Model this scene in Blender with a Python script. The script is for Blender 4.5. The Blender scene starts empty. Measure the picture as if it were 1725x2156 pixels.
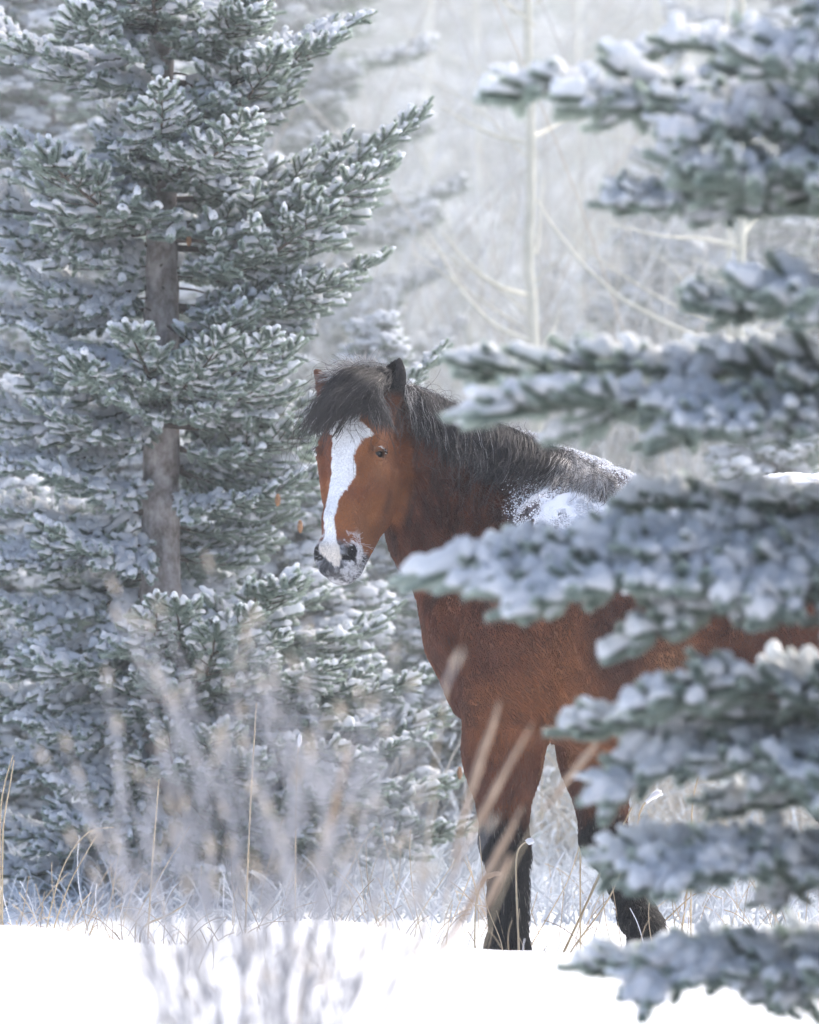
import bpy, math, random
import numpy as np
from mathutils import Vector, Matrix, Euler

random.seed(7)
rng = np.random.default_rng(11)
SC = bpy.context.scene
COL = SC.collection

# ------------------------------------------------------------------ camera
CAM_D, CAM_Z, PXM = 20.0, 1.35, 720.0          # the horse stands 20 m from a long lens
cam_d = bpy.data.cameras.new('camera')
cam = bpy.data.objects.new('camera', cam_d)
COL.objects.link(cam)
cam.location = (0, -CAM_D, CAM_Z)
cam.rotation_euler = (math.radians(90), 0, 0)
cam_d.sensor_fit = 'VERTICAL'
cam_d.sensor_height = 36.0
cam_d.lens = 36.0 * CAM_D / (2156.0 / PXM)
cam_d.clip_start = 0.5
cam_d.clip_end = 3000
cam_d.dof.use_dof = True
cam_d.dof.focus_distance = CAM_D - 0.05
cam_d.dof.aperture_fstop = 4.3
SC.camera = cam

# ------------------------------------------------------------------ sky, sun, exposure
SUN_EL, SUN_AZ = math.radians(46), math.radians(48)      # azimuth measured from +Y (away from camera) towards +X
W = bpy.data.worlds.new('World')
SC.world = W
W.use_nodes = True
wn = W.node_tree
bg = wn.nodes['Background']
sky = wn.nodes.new('ShaderNodeTexSky')
sky.sky_type = 'NISHITA'
sky.sun_disc = False
sky.sun_elevation = SUN_EL
sky.sun_rotation = SUN_AZ
sky.air_density = 0.7
sky.dust_density = 5.0
sky.ozone_density = 1.0
wn.links.new(sky.outputs[0], bg.inputs[0])
bg.inputs[1].default_value = 0.15
sun_d = bpy.data.lights.new('sun', 'SUN')
sun_d.energy = 1.15
sun_d.angle = math.radians(10)
sun_d.color = (1.0, 0.95, 0.88)
sun = bpy.data.objects.new('sun', sun_d)
COL.objects.link(sun)
sdir = Vector((math.sin(SUN_AZ) * math.cos(SUN_EL), math.cos(SUN_AZ) * math.cos(SUN_EL), math.sin(SUN_EL)))
sun.rotation_euler = sdir.to_track_quat('Z', 'Y').to_euler()
sun.location = sdir * 60
SC.view_settings.view_transform = 'Standard'
SC.view_settings.look = 'None'
SC.view_settings.gamma = 1.0
SC.view_settings.use_curve_mapping = False
SC.view_settings.exposure = 1.48
SC.render.engine = 'CYCLES'
cy = SC.cycles
cy.use_denoising = True
cy.max_bounces = 7
cy.diffuse_bounces = 4
cy.glossy_bounces = 2
cy.transmission_bounces = 2
cy.transparent_max_bounces = 4
cy.volume_bounces = 1
cy.caustics_reflective = False
cy.caustics_refractive = False
cy.sample_clamp_indirect = 8
try:
    SC.cycles_curves.shape = 'RIBBONS'
except Exception:
    pass

# ------------------------------------------------------------------ helpers
def P(vx, vy, y=0.0):
    """world point seen at (vx, vy) in the 1725 x 2156 view, standing at depth y behind the horse plane"""
    s = (CAM_D + y) / CAM_D / PXM
    return np.array([(vx - 862.5) * s, y, CAM_Z - (vy - 1078.0) * s])

def tag(o, label=None, cat=None, group=None, kind=None):
    if label: o['label'] = label
    if cat: o['category'] = cat
    if group: o['group'] = group
    if kind: o['kind'] = kind
    return o

def empty(name, loc=(0, 0, 0)):
    o = bpy.data.objects.new(name, None)
    o.location = loc
    o.empty_display_size = 0.1
    COL.objects.link(o)
    return o

def link(name, data, mat=None, parent=None, loc=None):
    o = bpy.data.objects.new(name, data)
    if mat is not None and hasattr(data, 'materials') and len(data.materials) == 0:
        data.materials.append(mat)
    COL.objects.link(o)
    if parent is not None:
        o.parent = parent
        if loc is None:
            o.location = (-parent.location[0], -parent.location[1], -parent.location[2])
    if loc is not None:
        o.location = loc
    return o

def mesh_np(name, V, F, smooth=True):
    """mesh from numpy arrays; F is (n,3) or (n,4), or a list of such arrays"""
    V = np.asarray(V, dtype=np.float32)
    Fs = F if isinstance(F, list) and isinstance(F[0], np.ndarray) else [F]
    Fs = [np.asarray(f, dtype=np.int32) for f in Fs if len(f)]
    me = bpy.data.meshes.new(name)
    me.vertices.add(len(V))
    me.vertices.foreach_set('co', V.ravel())
    loops = np.concatenate([f.ravel() for f in Fs])
    tot = np.concatenate([np.full(len(f), f.shape[1], dtype=np.int32) for f in Fs])
    start = np.concatenate([[0], np.cumsum(tot)[:-1]]).astype(np.int32)
    me.loops.add(len(loops))
    me.loops.foreach_set('vertex_index', loops)
    me.polygons.add(len(tot))
    me.polygons.foreach_set('loop_start', start)
    me.polygons.foreach_set('loop_total', tot)
    if smooth:
        me.polygons.foreach_set('use_smooth', np.ones(len(tot), dtype=bool))
    me.update(calc_edges=True)
    me.validate()
    return me

def set_col(me, C, name='tint'):
    a = me.attributes.new(name, 'FLOAT_COLOR', 'POINT')
    C = np.asarray(C, dtype=np.float32)
    if C.shape[1] == 3:
        C = np.concatenate([C, np.ones((len(C), 1), np.float32)], 1)
    a.data.foreach_set('color', C.ravel())

def curves_np(name, pts, rad, col=None, mat=None):
    """pts (n,k,3) strands, rad (n,k) radii, col (n,3) one colour each"""
    n, k = pts.shape[:2]
    c = bpy.data.hair_curves.new(name)
    c.add_curves([k] * n)
    c.attributes['position'].data.foreach_set('vector', np.ascontiguousarray(pts, dtype=np.float32).ravel())
    r = c.attributes.get('radius') or c.attributes.new('radius', 'FLOAT', 'POINT')
    r.data.foreach_set('value', np.ascontiguousarray(rad, dtype=np.float32).ravel())
    if col is not None:
        a = c.attributes.new('tint', 'FLOAT_COLOR', 'CURVE')
        cc = np.concatenate([col, np.ones((n, 1))], 1).astype(np.float32)
        a.data.foreach_set('color', cc.ravel())
    if mat: c.materials.append(mat)
    return c

def mat_new(name):
    m = bpy.data.materials.new(name)
    m.use_nodes = True
    nt = m.node_tree
    return m, nt, nt.nodes['Principled BSDF']

def nd(nt, t, **kw):
    n = nt.nodes.new(t)
    for k, v in kw.items():
        if k.startswith('i_'):
            n.inputs[k[2:].replace('_', ' ')].default_value = v
        else:
            setattr(n, k, v)
    return n

# numpy value noise (smooth, repeatable)
_NT = np.random.default_rng(5).random((64, 64, 64)).astype(np.float32)
def vnoise(p, f=1.0, seed=0.0):
    p = np.asarray(p) * f + seed * 7.31
    i = np.floor(p).astype(int); t = p - i; t = t * t * (3 - 2 * t)
    i0 = i & 63; i1 = (i + 1) & 63
    def g(a, b, c): return _NT[a[..., 0], b[..., 1], c[..., 2]]
    x, y, z = t[..., 0], t[..., 1], t[..., 2]
    c00 = g(i0, i0, i0) * (1 - x) + g(i1, i0, i0) * x
    c10 = g(i0, i1, i0) * (1 - x) + g(i1, i1, i0) * x
    c01 = g(i0, i0, i1) * (1 - x) + g(i1, i0, i1) * x
    c11 = g(i0, i1, i1) * (1 - x) + g(i1, i1, i1) * x
    return (c00 * (1 - y) + c10 * y) * (1 - z) + (c01 * (1 - y) + c11 * y) * z
def fbm(p, f=1.0, oct=3, seed=0.0):
    s, a, t = 0, 1.0, 0
    for o in range(oct):
        s = s + a * vnoise(p, f * 2 ** o, seed + o); t += a; a *= 0.5
    return s / t
def sstep(a, b, x):
    t = np.clip((x - a) / (b - a), 0, 1)
    return t * t * (3 - 2 * t)
def norm(v):
    return v / (np.linalg.norm(v, axis=-1, keepdims=True) + 1e-9)

def tube(pts, rads, sides=6, cap=True):
    """open tube along a polyline; returns verts, quads"""
    pts = np.asarray(pts, float); n = len(pts)
    rads = np.broadcast_to(rads, (n,))
    d = norm(np.gradient(pts, axis=0))
    up = np.array([0, 0, 1.0]) if abs(d[0][2]) < 0.9 else np.array([1.0, 0, 0])
    V = []
    for i in range(n):
        a = norm(np.cross(d[i], up)); b = np.cross(a, d[i]); up = b
        t = np.arange(sides) * 2 * np.pi / sides
        V.append(pts[i] + rads[i] * (np.cos(t)[:, None] * a + np.sin(t)[:, None] * b))
    V = np.concatenate(V)
    F = []
    for i in range(n - 1):
        for j in range(sides):
            k = (j + 1) % sides
            F.append((i * sides + j, i * sides + k, (i + 1) * sides + k, (i + 1) * sides + j))
    return V, np.array(F)

class MB:
    """collects verts and faces for one mesh object"""
    def __init__(s): s.V, s.Q, s.T, s.n = [], [], [], 0
    def add(s, V, F):
        F = np.asarray(F)
        (s.Q if F.shape[1] == 4 else s.T).append(F + s.n)
        s.V.append(np.asarray(V)); s.n += len(V)
    def mesh(s, name, smooth=True):
        Fs = []
        if s.Q: Fs.append(np.concatenate(s.Q))
        if s.T: Fs.append(np.concatenate(s.T))
        return mesh_np(name, np.concatenate(s.V), Fs, smooth)
FUR_N, MANE_N, FORE_N = 420000, 9000, 4200
HAZE, CLOUD = 0.0009, 0.018
# ================================================================== the horse
YAW = math.radians(45)
HF = np.array([-math.cos(YAW), math.sin(YAW), 0.0])     # forward
HL = np.array([-math.sin(YAW), -math.cos(YAW), 0.0])    # the horse's left
HO = np.array([0.50, 0.0, 0.0])
def H(x, y, z): return HO + HF * x + HL * y + np.array([0, 0, z])
# head frame
hy, hp = math.radians(24), math.radians(16)
hd = np.array([-math.sin(hy), -math.cos(hy), 0.0])
KL = np.array([math.cos(hy), -math.sin(hy), 0.0])
KU = np.array([0, 0, 1.0]) * math.cos(hp) - hd * math.sin(hp)
KF = hd * math.cos(hp) + np.array([0, 0, 1.0]) * math.sin(hp)
KO = P(719, 945, -0.02)
def K(l, u, f): return KO + KL * l + KU * u + KF * f
def to_head(p):
    q = p - KO
    return q @ KL, q @ KU, q @ KF

def axis_steps(spans):
    out = [spans[0][0]]
    for a, b, h in spans:
        n = max(1, round((b - a) / h))
        out += list(a + (b - a) * (np.arange(n) + 1) / n)
    return np.array(out)
GX = axis_steps([(-0.40, 0.06, 0.0055), (0.06, 1.75, 0.0115)])
GY = axis_steps([(-1.30, -0.26, 0.0125), (-0.26, 0.16, 0.0058), (0.16, 0.72, 0.0115)])
GZ = axis_steps([(-0.12, 1.10, 0.0115), (1.10, 1.87, 0.0055)])
FLD = np.full((len(GX), len(GY), len(GZ)), 0.35, dtype=np.float32)

def _box(lo, hi):
    s = []
    for g, a, b in zip((GX, GY, GZ), lo, hi):
        i, j = np.searchsorted(g, a), np.searchsorted(g, b)
        if i >= j: return None
        s.append(slice(i, j))
    return tuple(s)
def _grid(s):
    X, Y, Z = np.meshgrid(GX[s[0]], GY[s[1]], GZ[s[2]], indexing='ij')
    return np.stack([X, Y, Z], -1).astype(np.float32)
def _merge(s, d, k, sub=False):
    f = FLD[s]
    if sub:
        d = -d
        h = np.maximum(k - np.abs(f - d), 0) / k
        FLD[s] = np.maximum(f, d) + h * h * k * 0.25
    else:
        h = np.maximum(k - np.abs(f - d), 0) / k
        FLD[s] = np.minimum(f, d) - h * h * k * 0.25
def cap(a, b, ra, rb, k=0.04, sub=False):
    """tapered capsule"""
    a, b = np.asarray(a, np.float32), np.asarray(b, np.float32)
    pad = max(ra, rb) + k + 0.03
    s = _box(np.minimum(a, b) - pad, np.maximum(a, b) + pad)
    if s is None: return
    p = _grid(s)
    ab = b - a
    t = np.clip(((p - a) @ ab) / (ab @ ab), 0, 1)
    d = np.linalg.norm(p - a - t[..., None] * ab, axis=-1) - (ra + (rb - ra) * t)
    _merge(s, d, k, sub)
def ell(c, ax, r, k=0.04, sub=False):
    """ellipsoid with axes ax (3 unit vectors)"""
    c = np.asarray(c, np.float32); r = np.asarray(r, np.float32)
    ext = np.sqrt(sum((np.asarray(a) * q) ** 2 for a, q in zip(ax, r))) + k + 0.02
    s = _box(c - ext, c + ext)
    if s is None: return
    p = _grid(s) - c
    q = np.stack([p @ np.asarray(a, np.float32) for a in ax], -1)
    k0 = np.linalg.norm(q / r, axis=-1)
    k1 = np.linalg.norm(q / (r * r), axis=-1) + 1e-6
    _merge(s, k0 * (k0 - 1) / k1, k, sub)
HA = (HF, HL, np.array([0, 0, 1.0]))
KA = (KL, KU, KF)
def rotax(ax, i, j, deg):
    """turn axis i towards axis j"""
    c, s = math.cos(math.radians(deg)), math.sin(math.radians(deg))
    a = list(ax); a[i], a[j] = ax[i] * c + ax[j] * s, ax[j] * c - ax[i] * s
    return tuple(a)

# ---- trunk
ell(H(-0.16, 0, 1.025), HA, (0.50, 0.265, 0.365), 0.05)
cap(H(0.22, 0, 0.80), H(-0.3, 0, 0.74), 0.10, 0.12, 0.06)
ell(H(-0.52, 0, 0.98), HA, (0.50, 0.30, 0.365), 0.08)
cap(H(0.12, 0, 1.36), H(-0.10, 0, 1.365), 0.085, 0.080, 0.10)
cap(H(-0.10, 0, 1.365), H(-0.30, 0, 1.27), 0.080, 0.080, 0.10)
cap(H(-0.25, 0, 1.25), H(-0.85, 0, 1.27), 0.10, 0.13, 0.10)
ell(H(-0.98, 0, 1.17), HA, (0.34, 0.24, 0.27), 0.08)
ell(H(0.30, 0, 1.04), rotax(HA, 0, 2, 25), (0.20, 0.205, 0.30), 0.08)
for s in (-1, 1):
    # shoulder blade, upper arm, breast muscle
    cap(H(-0.02, s * 0.12, 1.30), H(0.28, s * 0.15, 1.02), 0.10, 0.135, 0.07)
    ell(H(0.10, s * 0.190, 1.02), rotax(HA, 0, 2, -50), (0.26, 0.105, 0.16), 0.035)
    ell(H(0.36, s * 0.10, 1.00), HA, (0.12, 0.115, 0.17), 0.05)
    ell(H(0.31, s * 0.10, 0.83), HA, (0.11, 0.09, 0.10), 0.05)
    cap(H(0.03, s * 0.205, 0.98), H(0.05, s * 0.185, 0.78), 0.105, 0.085, 0.03)
    # croup and thigh
    ell(H(-0.92, s * 0.13, 1.20), HA, (0.27, 0.14, 0.24), 0.05)
    ell(H(-1.05, s * 0.17, 1.00), rotax(HA, 2, 0, 10), (0.24, 0.13, 0.33), 0.05)
    ell(H(-0.83, s * 0.20, 0.86), HA, (0.14, 0.10, 0.17), 0.05)
    cap(H(-0.92, s * 0.18, 0.80), H(-1.17, s * 0.15, 0.50), 0.125, 0.062, 0.05)
    cap(H(-1.22, s * 0.15, 0.54), H(-1.17, s * 0.15, 0.40), 0.05, 0.050, 0.03)
    cap(H(-1.17, s * 0.15, 0.44), H(-1.13, s * 0.15, 0.06), 0.050, 0.043, 0.03)
    cap(H(-1.13, s * 0.15, 0.07), H(-1.08, s * 0.15, -0.05), 0.052, 0.058, 0.03)
for s in (-1, 1):
    cap(H(-0.125, s * 0.295, 1.16), H(-0.085, s * 0.270, 0.80), 0.022, 0.020, 0.05, True)
    cap(H(0.27, s * 0.265, 1.02), H(0.25, s * 0.24, 0.84), 0.020, 0.018, 0.05, True)
    cap(H(-0.60, s * 0.255, 0.78), H(-0.74, s * 0.235, 0.98), 0.030, 0.030, 0.04)
# ---- front legs: left straight under the shoulder, right stepped back
def foreleg(el, kn, fe, ho):
    el, kn, fe, ho = map(np.asarray, (el, kn, fe, ho))
    bk = -HF
    cap(el + (0, 0, 0.10), el + (kn - el) * 0.35, 0.125, 0.104, 0.06)
    cap(el + (kn - el) * 0.30, el + (kn - el) * 0.92, 0.106, 0.064, 0.05)
    cap(el + bk * 0.04 + (0, 0, 0.03), el + (kn - el) * 0.5 + bk * 0.01, 0.09, 0.06, 0.05)
    ell(kn + HF * 0.012, HA, (0.062, 0.064, 0.075), 0.03)
    ell(kn + bk * 0.035 + (0, 0, -0.01), HA, (0.035, 0.04, 0.05), 0.03)
    cap(kn + (fe - kn) * 0.1, fe + (kn - fe) * 0.12, 0.052, 0.042, 0.03)
    cap(kn + (fe - kn) * 0.1 + bk * 0.035, fe + bk * 0.03, 0.030, 0.034, 0.03)
    ell(fe, HA, (0.052, 0.050, 0.050), 0.03)
    cap(fe, ho + (0, 0, 0.05), 0.043, 0.045, 0.03)
    cap(ho + (0, 0, 0.05), ho, 0.050, 0.058, 0.02)
LEG_L = (H(0.16, 0.165, 0.76), H(0.15, 0.165, 0.385), H(0.15, 0.165, 0.08), H(0.19, 0.165, -0.05))
LEG_R = (H(0.10, -0.165, 0.76), H(0.045, -0.15, 0.385), H(-0.075, -0.16, 0.16), H(-0.115, -0.16, 0.075))
foreleg(*LEG_L)
foreleg(*LEG_R)
# ---- neck
NK = 0.07
NECK = [(P(838, 862, 0.24), P(950, 925, 0.33), 0.060, 0.070), (P(950, 925, 0.33), P(1100, 985, 0.27), 0.070, 0.080),
        (P(1100, 985, 0.27), P(1240, 1035, 0.08), 0.080, 0.09), (P(855, 930, 0.24), P(960, 1040, 0.31), 0.095, 0.125),
        (P(960, 1040, 0.31), P(1090, 1170, 0.18), 0.125, 0.20), (P(850, 1045, 0.20), P(885, 1130, 0.24), 0.068, 0.080),
        (P(885, 1130, 0.24), P(958, 1235, 0.22), 0.080, 0.092), (P(958, 1235, 0.22), P(1000, 1330, 0.16), 0.092, 0.12),
        (P(1060, 1080, 0.22), P(1150, 1250, 0.04), 0.13, 0.17)]
for q in NECK: cap(*q, NK)
HEADC = [(K(0, 0.12, -0.11), K(0, -0.34, -0.08), 0.10, 0.06), (K(0.05, 0.04, -0.16), K(0.05, -0.12, -0.18), 0.10, 0.10), (K(-0.05, 0.04, -0.16), K(-0.05, -0.12, -0.18), 0.10, 0.10),
         (K(0.07, 0.17, -0.10), P(842, 753, 0.055), 0.05, 0.04), (K(-0.07, 0.17, -0.10), P(670, 782, 0.13), 0.05, 0.04)]
def capd(p, c):
    a, b, ra, rb = c; ab = b - a
    t = np.clip(((p - a) @ ab) / (ab @ ab), 0, 1)
    return np.linalg.norm(p - a - t[:, None] * ab, axis=-1) - (ra + (rb - ra) * t)
def headness(p):
    """1 on the head, 0 on the rest"""
    dh = np.min([capd(p, c) for c in HEADC], 0); dn = np.min([capd(p, c) for c in NECK + [(H(0.2, 0, 1.1), H(-0.8, 0, 1.1), 0.3, 0.3)]], 0)
    return sstep(-0.012, 0.012, dn - dh)
# ---- head
ell(K(0, 0.085, -0.105), KA, (0.098, 0.125, 0.105), 0.03)
ell(K(0, 0.02, -0.075), KA, (0.078, 0.11, 0.075), 0.03)
cap(K(0, 0.02, -0.060), K(0, -0.20, -0.052), 0.056, 0.045, 0.03)
cap(K(0, -0.20, -0.052), K(0, -0.31, -0.062), 0.045, 0.038, 0.03)
for s in (-1, 1):
    cap(K(s * 0.040, -0.03, -0.115), K(s * 0.022, -0.26, -0.085), 0.062, 0.040, 0.03)      # cheek bones
    ell(K(s * 0.050, -0.055, -0.170), rotax(KA, 1, 2, 14), (0.046, 0.135, 0.105), 0.03)         # jaw disc
    ell(K(s * 0.082, 0.034, -0.072), KA, (0.022, 0.028, 0.034), 0.018)                       # brow
    cap(K(s * 0.078, 0.0, -0.055), K(s * 0.050, -0.13, -0.062), 0.024, 0.016, 0.02)          # facial crest
    cap(K(s * 0.030, -0.15, -0.19), K(s * 0.022, -0.33, -0.120), 0.050, 0.032, 0.03)         # jaw bars
    ell(K(s * 0.040, -0.300, -0.066), rotax(KA, 1, 2, -12), (0.034, 0.048, 0.044), 0.014)      # nostril flare
ell(K(0, -0.308, -0.075), KA, (0.055, 0.055, 0.060), 0.02)
ell(K(0, -0.348, -0.060), KA, (0.050, 0.028, 0.042), 0.015)    # upper lip
ell(K(0, -0.360, -0.102), KA, (0.040, 0.022, 0.042), 0.008)    # chin
for s in (-1, 1):
    # nostril: comma-shaped hollow opening forwards and outwards
    cap(K(s * 0.060, -0.278, -0.030), K(s * 0.056, -0.318, -0.022), 0.010, 0.014, 0.008, True)
    cap(K(s * 0.056, -0.318, -0.022), K(s * 0.034, -0.322, -0.020), 0.013, 0.008, 0.008, True)
    # eye socket
    ell(K(s * 0.100, 0.002, -0.058), KA, (0.026, 0.020, 0.026), 0.008, True)
    # mouth line
    cap(K(s * 0.0, -0.374, -0.055), K(s * 0.036, -0.358, -0.078), 0.0045, 0.0045, 0.006, True)
    cap(K(s * 0.036, -0.358, -0.078), K(s * 0.054, -0.330, -0.112), 0.0045, 0.004, 0.006, True)
    # cheek hollow behind the mouth and above the nostril
    ell(K(s * 0.085, -0.20, -0.10), KA, (0.030, 0.06, 0.035), 0.04, True)
    # lids: two arcs round the ball
    lid = [(0.083, -0.003, -0.034), (0.095, 0.011, -0.040), (0.104, 0.0165, -0.056), (0.104, 0.015, -0.074), (0.096, 0.004, -0.088)]
    low = [(0.083, -0.003, -0.034), (0.094, -0.012, -0.042), (0.101, -0.0135, -0.058), (0.101, -0.008, -0.074), (0.096, 0.004, -0.088)]
    for q in (lid, low):
        for a_, b_ in zip(q[:-1], q[1:]):
            cap(K(s * a_[0], a_[1], a_[2]), K(s * b_[0], b_[1], b_[2]), 0.0062 if q is lid else 0.0048, 0.0062 if q is lid else 0.0048, 0.005)
# ---- ears
def ear(base, tip, face, wide, lean):
    base, tip = np.asarray(base), np.asarray(tip)
    ax = norm(tip - base); L = np.linalg.norm(tip - base)
    fc = norm(face - ax * (face @ ax)); sd = np.cross(ax, fc)
    mid = base + ax * L * 0.40
    ell(mid, (sd, ax, fc), (wide, L * 0.52, wide * 0.80), 0.012)
    cap(base + ax * L * 0.45, tip - ax * 0.010 + sd * lean, wide * 0.78, 0.008, 0.012)
    cap(base - ax * 0.02, base + ax * L * 0.25, 0.034, wide * 0.8, 0.03)
    q = mid + fc * wide * 0.62 + ax * L * 0.10
    ell(q, (sd, ax, fc), (wide * 0.60, L * 0.42, wide * 0.95), 0.006, True)
EAR_L = (K(0.074, 0.165, -0.105), P(842, 753, 0.055))
EAR_R = (K(-0.082, 0.150, -0.105), P(664, 776, 0.12))
ear(EAR_L[0], EAR_L[1], KF * 0.85 - KL * 0.55, 0.046, 0.004)
ear(EAR_R[0], EAR_R[1], KF * 0.2 - KL * 0.9, 0.036, 0.0)

def surface_nets(F, gx, gy, gz):
    S = F < 0
    nx, ny, nz = F.shape
    cnt = np.zeros((nx - 1, ny - 1, nz - 1), np.int8)
    for a in (0, 1):
        for b in (0, 1):
            for c in (0, 1):
                cnt += S[a:nx - 1 + a, b:ny - 1 + b, c:nz - 1 + c]
    act = np.argwhere((cnt > 0) & (cnt < 8))
    idx = -np.ones((nx - 1, ny - 1, nz - 1), np.int32)
    idx[act[:, 0], act[:, 1], act[:, 2]] = np.arange(len(act))
    acc = np.zeros((len(act), 3)); num = np.zeros(len(act))
    co = [(a, b, c) for a in (0, 1) for b in (0, 1) for c in (0, 1)]
    G = (gx, gy, gz)
    for u in co:
        for w in co:
            if sum(abs(np.array(u) - w)) != 1 or u > w: continue
            A, B = act + u, act + w
            fa = F[A[:, 0], A[:, 1], A[:, 2]]; fb = F[B[:, 0], B[:, 1], B[:, 2]]
            m = (fa < 0) != (fb < 0)
            t = np.where(m, fa / np.where(m, fa - fb, 1), 0)
            pa = np.stack([G[i][A[:, i]] for i in range(3)], -1); pb = np.stack([G[i][B[:, i]] for i in range(3)], -1)
            acc += np.where(m[:, None], pa + (pb - pa) * t[:, None], 0); num += m
    V = acc / num[:, None]
    Q = []
    for ax in range(3):
        o1, o2 = [(1, 2), (2, 0), (0, 1)][ax]
        sl0 = [slice(1, -1)] * 3; sl1 = [slice(1, -1)] * 3
        sl0[ax] = slice(0, -1); sl1[ax] = slice(1, None)
        a, b = S[tuple(sl0)], S[tuple(sl1)]
        for flip, m in ((False, a & ~b), (True, ~a & b)):
            e = np.argwhere(m)
            off = np.ones(3, int); off[ax] = 0
            e = e + off
            d1 = np.zeros(3, int); d1[o1] = 1
            d2 = np.zeros(3, int); d2[o2] = 1
            q = [e - d1 - d2, e - d2, e, e - d1]
            q = np.stack([idx[w[:, 0], w[:, 1], w[:, 2]] for w in q], -1)
            Q.append(q[:, ::-1] if flip else q)
    return V, np.concatenate(Q)
HV, HQ = surface_nets(FLD, GX, GY, GZ)
del FLD

def smooth_mesh(V, Q, it, lam=0.5):
    n = len(V)
    e = np.concatenate([Q[:, [0, 1]], Q[:, [1, 2]], Q[:, [2, 3]], Q[:, [3, 0]]])
    e = np.concatenate([e, e[:, ::-1]])
    deg = np.bincount(e[:, 0], minlength=n)[:, None]
    for _ in range(it):
        for l in (lam, -lam * 0.9):
            s = np.stack([np.bincount(e[:, 0], V[e[:, 1], i], minlength=n) for i in range(3)], -1)
            V = V + l * (s / deg - V)
    return V
HV = smooth_mesh(HV, HQ, 3)
def quad_normals(V, Q):
    return np.cross(V[Q[:, 2]] - V[Q[:, 0]], V[Q[:, 3]] - V[Q[:, 1]])
def vert_normals(V, Q):
    fn = quad_normals(V, Q)
    N = np.zeros_like(V)
    for i in range(4):
        for c in range(3):
            N[:, c] += np.bincount(Q[:, i], fn[:, c], minlength=len(V))
    return norm(N)
HN = vert_normals(HV, HQ)

# gentle muscle and coat relief
def loc(p):
    q = p - HO
    return q @ HF, q @ HL, q[:, 2]
lx, ly, lz = loc(HV)
hl, hu, hf = to_head(HV)
headm = headness(HV) > 0.3
relief = (fbm(HV, 9, 2, 1) - 0.5) * 0.008 * (~headm)
# neck wrinkles run down the neck, ribs on the barrel
relief += (~headm) * 0.004 * np.sin(HV[:, 0] * 60 + HV[:, 2] * 22 + 3 * fbm(HV, 5, 2, 3)) * sstep(1.0, 1.15, lz) * sstep(0.62, 0.3, HV[:, 0])
HV = HV + HN * relief[:, None]
HN = vert_normals(HV, HQ)

# ---- coat colours (linear albedo)
BAY = np.array([0.198, 0.061, 0.024]); BAY_D = np.array([0.052, 0.016, 0.010]); TAN = np.array([0.34, 0.165, 0.075])
ORG = np.array([0.255, 0.093, 0.030]); BLK = np.array([0.012, 0.010, 0.010]); WHT = np.array([0.86, 0.88, 0.90]); GRY = np.array([0.060, 0.062, 0.068])
CREAM = np.array([0.80, 0.74, 0.66]); FROST = np.array([0.78, 0.80, 0.84])
BL = [(868, 741, 748), (876, 733, 752), (884, 716, 752), (892, 692, 764), (902, 689, 777), (910, 693, 774), (918, 700, 762), (930, 701, 752), (942, 700, 748),
      (968, 697, 742), (993, 695, 743), (1019, 690, 732), (1044, 685, 715), (1070, 680, 709), (1096, 678, 703), (1121, 676, 702), (1138, 668, 706), (1150, 664, 711), (1166, 678, 714), (1180, 694, 709), (1188, 698, 703)]
BLa = np.array(BL, float)
def mixc(a, b, t): return a * (1 - t[:, None]) + b * t[:, None]
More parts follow.
